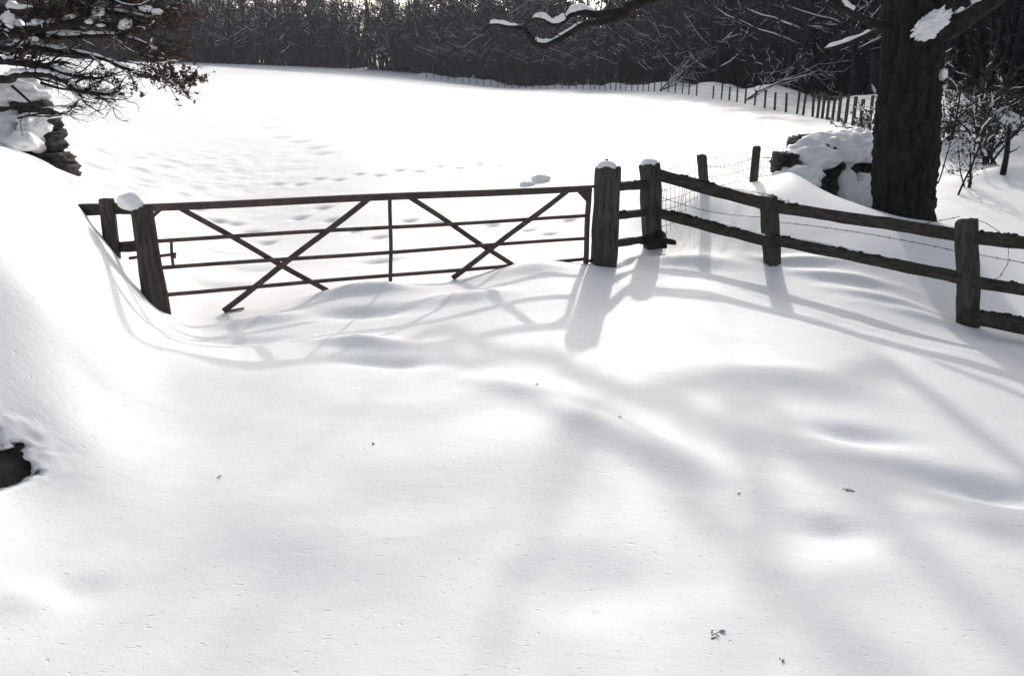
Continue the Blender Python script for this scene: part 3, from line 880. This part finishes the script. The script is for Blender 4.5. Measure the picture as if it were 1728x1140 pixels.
mb = MB(); branches_mesh(mb, tw, [5, 3], (0, 1)); part('twigs', mb, M_LIMB, oak)

# ---------------------------------------------------------------- ruined stone walls
def wall(name, label, loc, stones, snows, seed, Yj=.25):
    w = thing(name, label, 'wall', loc)
    r_ = np.random.default_rng(seed)
    for k, (px, py, rx, ry, Y) in enumerate(stones):
        mb = MB(); c = P(px, py, Y)
        blob(mb, c, (rx * Y / FOC, .16 + .4 * rx * Y / FOC, ry * Y / FOC), seed + k * 3, .30, 2.6, nu=34, nv=22, boxy=4.5)
        part('stone', mb, M_STONE, w)
    mb = MB()
    for k, (px, py, rx, ry, Y) in enumerate(snows):
        blob(mb, P(px, py, Y), (1.1 * rx * Y / FOC, .18 + .55 * rx * Y / FOC, 1.08 * ry * Y / FOC), seed + 100 + k, .32, 2.3, nu=40, nv=26, flat_bottom=.8)
    o = part('snow_cap', mb, M_SNOWCAP, w)
    md = o.modifiers.new('merge', 'REMESH'); md.mode = 'VOXEL'; md.voxel_size = .022; md.use_smooth_shade = True
    md = o.modifiers.new('settle', 'SMOOTH'); md.factor = .5; md.iterations = 5
    return w
wall('stone_wall', 'ruined dry stone wall heaped with snow pillows beside the oak trunk', P(1400, 320, 12.6),
     [(1326, 274, 20, 15, 12.2), (1318, 290, 12, 8, 12.2), (1342, 241, 10, 10, 13.4), (1364, 234, 12, 7, 13.3), (1393, 252, 11, 9, 12.5), (1405, 300, 22, 32, 12.5), (1392, 325, 18, 22, 12.3), (1418, 292, 24, 20, 12.7),
      (1455, 283, 26, 15, 12.8), (1470, 300, 18, 16, 12.7), (1470, 322, 18, 14, 12.4), (1440, 350, 22, 18, 12.5), (1380, 280, 18, 14, 12.9), (1420, 255, 30, 14, 13.2), (1465, 258, 20, 14, 13.2), (1440, 320, 20, 16, 13), (1350, 300, 22, 14, 12.9), (1485, 345, 16, 14, 12.3)],
     [(1362, 262, 30, 22, 12.35), (1408, 243, 44, 20, 12.75), (1424, 262, 30, 20, 12.45), (1466, 250, 28, 24, 12.6), (1348, 302, 34, 20, 11.9), (1425, 330, 14, 42, 12.2), (1445, 340, 22, 26, 12.1), (1455, 304, 12, 12, 12.3), (1394, 268, 20, 16, 12.3), (1470, 235, 22, 12, 13.2), (1478, 300, 9, 8, 12.2), (1385, 250, 30, 18, 12.6), (1440, 246, 34, 22, 12.6), (1378, 276, 24, 14, 12.2), (1335, 262, 16, 8, 12.3), (1490, 320, 20, 30, 12.3), (1466, 330, 22, 24, 12.0)], 300)
wall('stone_wall', 'tumbled end of a tall dry stone wall deep in snow under the overhanging leafy branches', P(90, 290, 11.6),
     [(58, 183, 24, 14, 11.6), (44, 190, 30, 17, 11.8), (20, 190, 24, 20, 12), (40, 215, 32, 18, 12), (84, 208, 12, 13, 11.6), (72, 225, 20, 16, 11.7), (88, 234, 13, 13, 11.5), (84, 254, 16, 13, 11.5), (70, 258, 20, 16, 11.8), (100, 272, 16, 13, 11.45), (112, 288, 15, 11, 11.4), (82, 282, 22, 16, 11.8), (30, 250, 30, 22, 12.2), (0, 215, 30, 40, 12.3)],
     [(36, 158, 40, 24, 11.6), (48, 200, 12, 9, 11.3), (62, 216, 17, 17, 11.25), (84, 197, 12, 4, 11.45), (22, 200, 18, 12, 11.4), (40, 240, 19, 17, 10.9), (8, 240, 26, 24, 11.2), (16, 215, 16, 14, 11.4), (66, 244, 10, 16, 11.3)], 500)
# dark stone added inside the melted hollow, standing in for its shade
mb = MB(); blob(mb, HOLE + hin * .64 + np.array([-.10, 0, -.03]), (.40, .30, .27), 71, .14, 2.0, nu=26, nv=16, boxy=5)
o = part('gap_filler_stone', mb, M_STONE); tag(o, 'dark filler stone added in a melted hollow of the snow drift to stand in for its shade', 'stone')

# ---------------------------------------------------------------- shrubs near the oak
def leaves_mesh(mb, anchors, rng, size, curl=.3):
    """small folded leaves, two quads each"""
    n = len(anchors)
    if not n: return
    a = np.asarray(anchors)
    d = rng.normal(size=(n, 3)); d[:, 2] -= .35; d /= np.linalg.norm(d, axis=1)[:, None]
    w = np.cross(d, rng.normal(size=(n, 3))); w /= np.linalg.norm(w, axis=1)[:, None]
    nn = np.cross(d, w)
    s = size * rng.uniform(.6, 1.25, n)[:, None]
    v0 = a; v1 = a + d * s * .45 + w * s * .32 + nn * s * curl * .3; v2 = a + d * s; v3 = a + d * s * .45 - w * s * .32 + nn * s * curl * .3; v4 = a + d * s * .5
    V = np.stack([v0, v1, v2, v3, v4], 1).reshape(-1, 3)
    b = np.arange(n)[:, None] * 5
    mb.add(V, None, np.concatenate([b + np.array(t) for t in ([0, 4, 1], [1, 4, 2], [0, 3, 4], [3, 2, 4])]))
def twig_anchors(branches, levels, rng, per):
    out = []
    for lev, pts, rad in branches:
        if lev in levels:
            for k in range(rng.poisson(per)):
                u = rng.random() * (len(pts) - 1); i = min(int(u), len(pts) - 2)
                out.append(pts[i] + (pts[i + 1] - pts[i]) * (u - i))
    return out
SPEC_B = [dict(n=7, steps=6, wig=.14, trop=.15, ang=(30, 75), ratio=.5, start=.15, cone=.4, rr=.55, tip=.4),
          dict(n=5, steps=4, wig=.18, trop=.05, ang=(30, 70), ratio=.5, start=.2, rr=.6, tip=.4, rmin=.005),
          dict(n=0, steps=3, wig=.2, trop=.0, ang=(20, 60), ratio=.5, start=.2, rmin=.003)]
def shrub(label, base, stems, H, r0, seed, leaf=0.0, snow=.5, lean=(0, 0, 1), spread=.45):
    g = np.random.default_rng(seed)
    s = thing('shrub', label, 'shrub', base)
    br = []
    for k in range(stems):
        d = np.array(lean) + np.r_[g.normal(size=2) * spread, 0]
        grow(br, np.asarray(base) + np.r_[g.normal(size=2) * .08, -.15], d, H * g.uniform(.6, 1.1), r0 * g.uniform(.6, 1.1), 0, g, SPEC_B)
    mb = MB(); branches_mesh(mb, br, [6, 4, 3], (0, 1, 2)); part('stems', mb, M_LIMB, s)
    if leaf:
        mb = MB(); leaves_mesh(mb, twig_anchors(br, (1, 2), g, leaf * 2.2), g, .045); part('foliage', mb, M_EVER, s)
    mb = MB(); snow_on(mb, br, g, (0, 1, 2), snow, .9, 5, .010, .5, 1.1)
    if mb.v: part('branch_snow', mb, M_SNOWCAP, s)
    return s
shrub('dark leafy shrub with snow on its twigs between the oak trunk and field fence', P(1478, 232, 17.5), 7, 1.0, .02, 3, 3.5, .6, (-.5, 0, .7), .5)
shrub('thin bare bush with long stems bent over the snow right of the oak', P(1632, 300, 13.8), 4, 1.1, .014, 4, .5, .12, (.1, 0, 1), .35)
shrub('snow-dusted evergreen bush behind the leaning sapling', P(1672, 268, 16), 8, 1.8, .03, 5, 5.0, .16, (0, 0, 1), .5)
shrub('low snow-laden evergreen bush close behind the oak trunk', P(1600, 232, 17.5), 7, 1.2, .026, 6, 4.0, .25, (.2, 0, .8), .55)
shrub('fallen-looking snowy branch pile on the bank behind the field fence', P(1262, 165, 54), 4, 5.0, .045, 7, 0, .9, (1.2, 0, .5), .35)
shrub('arching snowy branch reaching over the field fence', P(1115, 150, 82), 4, 6.0, .06, 8, 0, .9, (1.2, 0, .45), .3)
shrub('tall dark evergreen thicket bush at the edge of the wood right of the oak', P(1655, 222, 20), 9, 2.2, .035, 16, 5.5, .14, (0, 0, 1), .5)
for k, (px, py, Y, H, tilt) in enumerate([(1614, 330, 13.2, 1.15, .12), (1690, 300, 14.0, .95, .10), (1584, 300, 13.5, .8, .35)]):
    st = thing('sapling', ['thin dark sapling stem leaning in the snow by the oak', 'stout broken stake-like sapling in front of the evergreen bush', 'slender arching sapling touching the oak trunk'][k], 'sapling', P(px, py, Y))
    g = np.random.default_rng(90 + k); br = []
    grow(br, P(px, py, Y) - up(.1), (tilt, 0, 1), H, [.018, .055, .012][k], 0, g, [dict(n=4, steps=7, wig=.06, trop=.1, ang=(30, 60), ratio=.4, start=.5, rr=.4, tip=.6), dict(n=0, steps=4, wig=.15, trop=0, ang=(20, 60), ratio=.5, start=.2, rmin=.004)])
    mb = MB(); branches_mesh(mb, br[:1], [8], (0,)); part('stem', mb, M_LIMB, st)
    mb = MB(); branches_mesh(mb, br[1:], [8, 4], (1,)); part('twigs', mb, M_LIMB, st)

# ---------------------------------------------------------------- overhanging leafy tree on the left
g = np.random.default_rng(77)
LT = np.array([-10.2, 11.0]); lz = gz_at(*LT)
lt = thing('oak_tree', 'tree leaning in over the wall with crowded drooping twigs and brown dead leaves', 'tree', (*LT, lz))
mb = MB(); p, r = smooth_path([np.r_[LT, lz - .3], np.r_[LT + [.1, 0], lz + 1.2], np.r_[LT + [.0, .1], lz + 2.4], np.r_[LT + [-.1, .2], lz + 4.2], np.r_[LT + [.2, .2], lz + 6.5]], [.34, .27, .24, .19, .08]); limb_tube(mb, p, r, 8, 20); part('trunk', mb, M_BARK, lt)
LB = [([(-40, 60, 10.6), (30, 52, 10.2), (80, 46, 10.0), (130, 40, 10.0), (180, 42, 10.0), (235, 36, 10.0)], [.07, .05, .042, .034, .026, .012]),
      ([(-40, 130, 10.4), (30, 127, 10.1), (75, 126, 10.0), (110, 137, 9.9), (132, 152, 9.9), (165, 158, 9.8), (190, 157, 9.8), (202, 151, 9.8)], [.06, .04, .034, .03, .026, .02, .014, .008]),
      ([(-40, 100, 10.5), (20, 105, 10.2), (70, 112, 10.1), (120, 126, 10), (160, 132, 10), (190, 128, 10)], [.06, .045, .034, .026, .018, .008]),
      ([(-40, 85, 10.7), (40, 80, 10.3), (100, 86, 10.2), (160, 96, 10.1), (205, 112, 10), (240, 128, 10), (272, 131, 10), (300, 139, 10), (330, 132, 10)], [.06, .045, .034, .024, .018, .012, .008, .006, .003]),
      ([(-40, 20, 10.8), (40, 22, 10.4), (120, 18, 10.2), (200, 22, 10.2), (260, 32, 10.2), (300, 30, 10.2)], [.06, .046, .036, .026, .016, .006]),
      ([(-30, 40, 10.7), (50, 60, 10.4), (120, 62, 10.2), (190, 60, 10.2), (240, 72, 10.1), (275, 92, 10.1), (286, 112, 10.1)], [.06, .046, .034, .022, .014, .009, .004]),
      ([(-40, -30, 10.8), (60, -16, 10.4), (150, -8, 10.2), (230, 6, 10.2), (290, 16, 10.2)], [.07, .05, .036, .022, .008]),
      ([(70, 140, 10.1), (100, 149, 9.9), (140, 156, 9.8), (156, 166, 9.8), (175, 160, 9.8)], [.02, .016, .012, .008, .004]),
      ([(20, 145, 10.6), (66, 183, 10.8), (92, 180, 10.8), (106, 178, 10.8)], [.02, .013, .01, .004]), ([(30, 200, 11.0), (60, 193, 10.9), (95, 188, 10.8)], [.014, .01, .004])]
SPEC_L = [dict(n=5, steps=6, wig=.17, trop=.0, ang=(25, 60), ratio=.6, start=.15, cone=.3, rr=.6, tip=.4, flatten=.6),
          dict(n=4, steps=5, wig=.22, trop=.08, ang=(25, 65), ratio=.65, start=.15, rr=.65, tip=.5, rmin=.0045, flatten=.7),
          dict(n=0, steps=3, wig=.25, trop=.0, ang=(20, 60), ratio=.5, start=.2, rmin=.003)]
tw = []; leafy = []
for k, (path, rad) in enumerate(LB):
    pts = [P(*q) for q in path]
    if k < 7: pts = [np.r_[LT, max(pts[0][2] - .2, lz + 1.0)]] + pts; rad = [rad[0] * 1.3] + rad
    p, r = smooth_path(pts, rad)
    mb = MB(); limb_tube(mb, p, r, 200 + k, 10); o = part('branch', mb, M_LIMB, lt); sub(o)
    mb = MB(); snow_on(mb, [(0, p[a:a + 7], r[a:a + 7]) for a in range(8, len(p) - 7, 6)], g, (0,), .7, .9, 6, .014, .4, 1.0)
    if mb.v: part('branch_snow', mb, M_SNOWCAP, o)
    if k >= 8: n = 3
    else: n = 17 if k != 7 else 8
    for q in range(n):
        i = g.integers(len(p) // 4, len(p)); d = np.gradient(p, axis=0)[i]; d /= np.linalg.norm(d)
        sub_l = []
        grow(sub_l, p[i], d * 1.0 + perp(d, g) * np.array([.6, .6, .28]) + up(.22 if k in (1, 2, 7) else 0), g.uniform(.4, .95) * (1.0 if i < len(p) * .7 else .4) * (.6 if k == 3 else .62 if k in (1, 2, 7) else 1), max(.011, r[i] * .5), 0, g, SPEC_L)
        tw += sub_l
        if k in (3, 4, 5, 6): leafy += sub_l
mb = MB(); branches_mesh(mb, tw, [5, 4, 3], (0, 1, 2)); part('twigs', mb, M_LIMB, lt)
mb = MB(); snow_on(mb, tw, g, (0, 1), .16, .9, 5, .008, .7, 1.0)
for px, py, rx, ry in [(212, 40, 14, 10), (165, 22, 14, 8), (206, 46, 8, 6), (60, 38, 7, 6), (150, 36, 8, 6), (120, 28, 10, 4), (245, 14, 12, 8), (265, 20, 12, 6), (14, 34, 12, 16), (58, 66, 8, 5), (170, 43, 9, 3)]:
    blob(mb, P(px, py, 9.95), (rx * .0056, .05, ry * .0052), px, .4, 3.0, nu=14, nv=10)
part('twig_snow', mb, M_SNOWCAP, lt)
mb = MB(); an = [a for a in twig_anchors(leafy, (1, 2), g, 1.6)]
an = [a for a in an if (a[0] > -6.4 or g.random() < .22)]
leaves_mesh(mb, an, g, .052)
for px, py, s in [(210, 162, .075), (193, 170, .05), (287, 104, .07), (284, 118, .05), (277, 120, .05)]:
    leaves_mesh(mb, [P(px, py - 4, 9.8)] * 3, g, s)
part('dead_leaves', mb, M_LEAF, lt)

# ---------------------------------------------------------------- field fence
ff = thing('field_fence', 'long line of slim stakes and wire along the field edge below the wood', 'fence', EDGE[-1])
epx = np.array([e[0] for e in EDGE_PX], float)
cols = [1003, 1012, 1021, 1030, 1039, 1047, 1056, 1066, 1076, 1085, 1094, 1104, 1115, 1127, 1139, 1151, 1162, 1175, 1203, 1217, 1230, 1243, 1257, 1273, 1290, 1307, 1326, 1345, 1355, 1371, 1379, 1387, 1395, 1404, 1414, 1426, 1439, 1451, 1466]
cols = [720 + 12 * k for k in range(24)] + cols
pm = None; prev = None; wire = [[], [], []]
for k, cx in enumerate(cols):
    e = np.array([np.interp(cx, epx, EDGE[:, q]) for q in range(3)])
    # keep the stake in its photo column at the interpolated distance
    e = P(cx, np.interp(cx, epx, [q[1] for q in EDGE_PX]), e[1]); z = gz_at(e[0], e[1])
    if pm is None:
        mb = MB(); wood_bar(mb, (0, 0, -.4), (0, 0, .98), .105, .095, 71, rings=8, sides=8, rough=.008, groove=.0); pm = mb.mesh('stake', M_POST)
    o = link('stake', pm, ff); o.location = [e[0] - EDGE[-1][0], e[1] - EDGE[-1][1], z - EDGE[-1][2]]
    o.rotation_euler = (g.normal() * .015, g.normal() * .02, g.random() * 3); o.scale = (1.0, 1.0, g.uniform(.85, 1.12))
    for q, hh in enumerate((.35, .65, .9)): wire[q].append(np.array([e[0], e[1], z + hh]))
for w_ in wire:
    mb = MB(); mb.tube(np.array(w_), .006, 4); part('wire', mb, M_WIRE, ff)

# ---------------------------------------------------------------- the wood
def proto_tree(seed, H, snow):
    g = np.random.default_rng(seed); br = []
    spec = [dict(n=26, steps=9, wig=.05, trop=.25, ang=(45, 80), ratio=.36, start=.16, cone=.45, rr=.5, tip=.2),
            dict(n=7, steps=6, wig=.13, trop=.30, ang=(30, 65), ratio=.48, start=.2, rr=.5, tip=.3, rmin=.035),
            dict(n=5, steps=4, wig=.16, trop=.2, ang=(25, 60), ratio=.5, start=.15, rr=.6, tip=.5, rmin=.026),
            dict(n=0, steps=3, wig=.18, trop=.1, ang=(20, 60), ratio=.5, start=.2, rmin=.018)]
    grow(br, (0, 0, -.6), (g.normal() * .05, g.normal() * .05, 1), H * 1.05, H * .017, 0, g, spec)
    out = []
    mb = MB(); branches_mesh(mb, br, [8, 5, 4, 3], (0,)); out.append(('trunk', mb.mesh('trunk', M_FARBARK)))
    mb = MB(); branches_mesh(mb, br, [8, 5, 4, 3], (1, 2, 3)); out.append(('crown', mb.mesh('crown', M_FARBARK)))
    mb = MB(); snow_on(mb, br, g, (1, 2), snow, .8, 4, .02, .55, 1.0); out.append(('branch_snow', mb.mesh('branch_snow', M_SNOWCAP)))
    return out
def proto_conifer(seed, H, snow):
    g = np.random.default_rng(seed); mt = MB(); mc = MB(); ms = MB()
    mt.tube([(0, 0, -.6), (0, 0, H * .5), (.05, 0, H)], [H * .016, H * .011, .02], 8)
    for k in range(int(H * 9)):
        z = H * (.04 + .94 * (k + g.random()) / (H * 9)); az = g.random() * 6.283
        L = (H - z) * .30 * g.uniform(.6, 1.15) + .25
        d = np.array([math.cos(az), math.sin(az), 0])
        u = np.linspace(0, 1, 5); pts = np.array([0, 0, z]) + d * L * u[:, None]; pts[:, 2] += L * (.12 * u - .42 * u ** 2) + g.normal() * .05
        mc.tube(pts, np.linspace(.03, .008, 5), 3, caps=False)
        sd = np.cross(d, [0, 0, 1])
        for q in range(int(4 + L * 5)):
            s = g.uniform(.15, 1); c = np.array([np.interp(s, u, pts[:, m]) for m in range(3)])
            side = g.choice([-1, 1]); l = L * .34 * (1.15 - s) + .16
            e = c + (d * .55 + sd * side * .8) * l - up(.25 * l + .08 * g.random())
            w = .075 + .05 * g.random(); n = np.cross(e - c, [0, 0, 1]); n /= np.linalg.norm(n) + 1e-9
            dn = up(.16 + .14 * g.random())
            m_ = (c + e) / 2
            mc.add([c, m_ + n * w, e, m_ - n * w, m_ - dn], None, [[0, 1, 4], [1, 2, 4], [0, 4, 3], [3, 4, 2]])
        if g.random() < snow:
            a, b = sorted(g.uniform(.25, 1, 2)); s = np.linspace(a, b, 4); q = np.c_[[np.interp(s, u, pts[:, m]) for m in range(3)]].T
            ms.tube(q + up(.05), np.array([.02, .06, .07, .02]) * g.uniform(.7, 1.4), 5, flat=.6)
    return [('trunk', mt.mesh('trunk', M_FARBARK)), ('crown', mc.mesh('crown', M_NEEDLE, False)), ('branch_snow', ms.mesh('branch_snow', M_SNOWCAP))]
BROAD = [proto_tree(100 + k, 12.0, s) for k, s in enumerate((.22, .30, .16, .40))]
CONIF = [proto_conifer(200 + k, 12.0, s) for k, s in enumerate((.30, .5))]
def put_tree(proto, name, label, cat, x, y, H, rot, group, g, snow=True):
    z = gz_at(x, y); s = H / 12.0
    t = thing(name, label, cat, (x, y, z), group)
    t.rotation_euler = (0, 0, rot); t.scale = (s * g.uniform(.9, 1.15), s * g.uniform(.9, 1.15), s)
    for nm, me in proto:
        if nm == 'branch_snow' and not snow: continue
        link(nm, me, t)
    return t
g = np.random.default_rng(2024)
def row(path, spacing, off0, off1, hts, pcon, grp):
    path = np.array(path, float); seg = np.linalg.norm(np.diff(path, axis=0), axis=1); L = np.r_[0, np.cumsum(seg)]
    s = 0.0
    while s < L[-1]:
        c = np.array([np.interp(s, L, path[:, k]) for k in range(2)])
        i = min(np.searchsorted(L, s, 'right') - 1, len(seg) - 1)
        t = (path[i + 1] - path[i]) / seg[i]; n = np.array([-t[1], t[0]])
        q = c + n * g.uniform(off0, off1) + t * g.normal() * spacing * .25
        u = s / L[-1]; H = np.interp(u, [0, 1], hts) * g.uniform(.85, 1.18)
        if g.random() < pcon: put_tree(CONIF[g.integers(2)], 'conifer_tree', 'dark snow-dusted conifer ' + grp, 'tree', *q, H, g.random() * 6.28, 'conifers ' + grp, g)
        else: put_tree(BROAD[g.integers(4)], 'bare_tree', 'bare dark tree with snow-lined branches ' + grp, 'tree', *q, H, g.random() * 6.28, 'bare trees ' + grp, g)
        s += spacing * g.uniform(.75, 1.3)
LEFT = [P(-150, 103, 150)[:2], P(100, 100, 148)[:2], P(220, 102, 146)[:2], P(400, 108, 148)[:2], P(600, 118, 148)[:2], P(760, 130, 144)[:2], P(900, 142, 136)[:2]]
RIGHT = [tuple(e[:2]) for e in EDGE] + [(13.5, 21.5), (18, 18.5), (25, 15)]
row(LEFT, 2.6, 1, 4, (14.5, 15.5), .0, 'on the crest of the snowy field')
row(LEFT, 3.0, 5, 9, (15, 16.5), .05, 'second rank behind the crest of the field')
row(LEFT, 3.2, 10, 15, (15, 17.5), .08, 'deep behind the crest of the field')
row(RIGHT, 2.8, 4.5, 7, (15.5, 14.5), .0, 'just behind the field fence')
row(RIGHT, 3.0, 8, 12, (17, 15.5), .22, 'second rank behind the field fence')
row(RIGHT, 3.2, 13, 19, (18, 16.5), .4, 'deep in the wood behind the field fence')
row(RIGHT, 3.6, 20, 28, (18, 15), .5, 'at the back of the wood behind the field fence')
# thicket filling the depth of the wood
mb = MB(); gg = np.random.default_rng(99)
def thicket(path, n, o0, o1, h0, h1):
    path = np.array(path, float); seg = np.linalg.norm(np.diff(path, axis=0), axis=1); L = np.r_[0, np.cumsum(seg)]
    qs = []
    for _ in range(n):
        s = gg.random() * L[-1]; i = min(np.searchsorted(L, s, 'right') - 1, len(seg) - 1)
        t = (path[i + 1] - path[i]) / seg[i]
        qs.append(path[i] + t * (s - L[i]) + np.array([-t[1], t[0]]) * gg.uniform(o0, o1))
    qs = np.array(qs); zs = ground_h(qs)
    for q, z in zip(qs, zs):
        b = np.r_[q, z - .2]; H = gg.uniform(h0, h1); ln = gg.normal(size=2) * .20 * H
        pts = np.array([b, b + np.r_[ln * .4, H * .5], b + np.r_[ln, H]])
        mb.tube(pts, [.012 * H, .009 * H, .004 * H], 3, caps=False)
        for k in range(7):
            u = gg.uniform(.05, .97); c = b + np.r_[ln * u, H * u]; d = gg.normal(size=3); d[2] = abs(d[2]) * .5; d /= np.linalg.norm(d); l = H * gg.uniform(.12, .32)
            mb.tube([c, c + d * l * .5 + up(.03 * H), c + d * l], [.005 * H, .004 * H, .002 * H], 3, caps=False)
thicket(LEFT, 3600, 2, 24, 3, 13.5)
thicket(RIGHT, 4200, 6.5, 36, 3, 12)
o = link('thicket', mb.mesh('thicket', M_FARBARK)); tag(o, 'dense tangle of thin stems and brush filling the far wood', 'thicket', kind='stuff')

# ---------------------------------------------------------------- winter air
zlo, zhi = float(gv[:, 2].min()) - 1.0, float(max(gv[:, 2].max(), 30)) + 1.0
hx0, hx1, hy0, hy1 = gx[0] - 1, gx[-1] + 1, gy[0] - 1, gy[-1] + 1
print('HAZE', zlo, zhi)
mb = MB(); mb.add([(x, y, z) for z in (zlo, zhi) for y in (hy0, hy1) for x in (hx0, hx1)], [[0, 2, 3, 1], [4, 5, 7, 6], [0, 1, 5, 4], [2, 6, 7, 3], [0, 4, 6, 2], [1, 3, 7, 5]])
hm_ = bpy.data.materials.new('haze'); hm_.use_nodes = True
hn_ = hm_.node_tree; hn_.nodes.remove(hn_.nodes['Principled BSDF'])
pv = hn_.nodes.new('ShaderNodeVolumePrincipled')
pv.inputs['Color'].default_value = (.86, .89, 1.0, 1)
pv.inputs['Density'].default_value = HAZE_DENSITY
pv.inputs['Anisotropy'].default_value = 0.3
hn_.links.new(pv.outputs['Volume'], hn_.nodes['Material Output'].inputs['Volume'])
o = link('haze', mb.mesh('haze', hm_, False)); tag(o, 'thin pale winter haze hanging over the field and wood', kind='stuff')

# ---------------------------------------------------------------- small things lying on the snow
def litter(px, py, size, label, seed):
    q = ground_px(px, py); z = gz_at(q[0], q[1]); c = np.array([q[0], q[1], z + .006])
    g = np.random.default_rng(seed); mb = MB()
    leaves_mesh(mb, [c + np.r_[g.normal(size=2) * size * .3, 0] for _ in range(4)], g, size)
    mb.v = [np.c_[v[:, :2], np.maximum(c[2] - .004 + (v[:, 2] - c[2]) * .3, c[2] - .006)] for v in mb.v]
    p = c + g.normal(size=(4, 3)) * np.array([size * .5, size * .5, .002]); mb.tube(p, .002, 4)
    o = part('fallen_leaf', mb, M_LEAF); tag(o, label, 'leaf', 'dead leaves dropped on the snow')
litter(370, 806, .022, 'small dark curled leaf on the smooth snow below the drift', 1)
litter(1205, 1067, .034, 'largest dead leaf and twig scrap lying in the open snow', 2)
litter(1435, 828, .026, 'dead leaf scrap beside the shaded hollow in the snow', 3)
for k, (px, py) in enumerate([(1247, 835), (630, 750), (1318, 1115), (1045, 716), (905, 665)]):
    litter(px, py, .014, 'tiny dark speck of leaf litter on the snow', 10 + k)
for k, (px, py, rx, rz, lab) in enumerate([(912, 300, .17, .09, 'larger rounded snow lump in the field behind the gate'), (889, 307, .13, .05, 'flatter snow lump beside the larger lump behind the gate')]):
    q = ground_px(px, py + 6); z = gz_at(q[0], q[1]); mb = MB()
    blob(mb, (q[0], q[1], z + rz * .3), (rx, rx * .8, rz), 40 + k, .2, 2, nu=24, nv=16)
    o = part('snow_lump', mb, M_SNOWCAP); tag(o, lab, 'snow lump')
for o in bpy.data.objects:
    if '_o' in o: del o['_o']
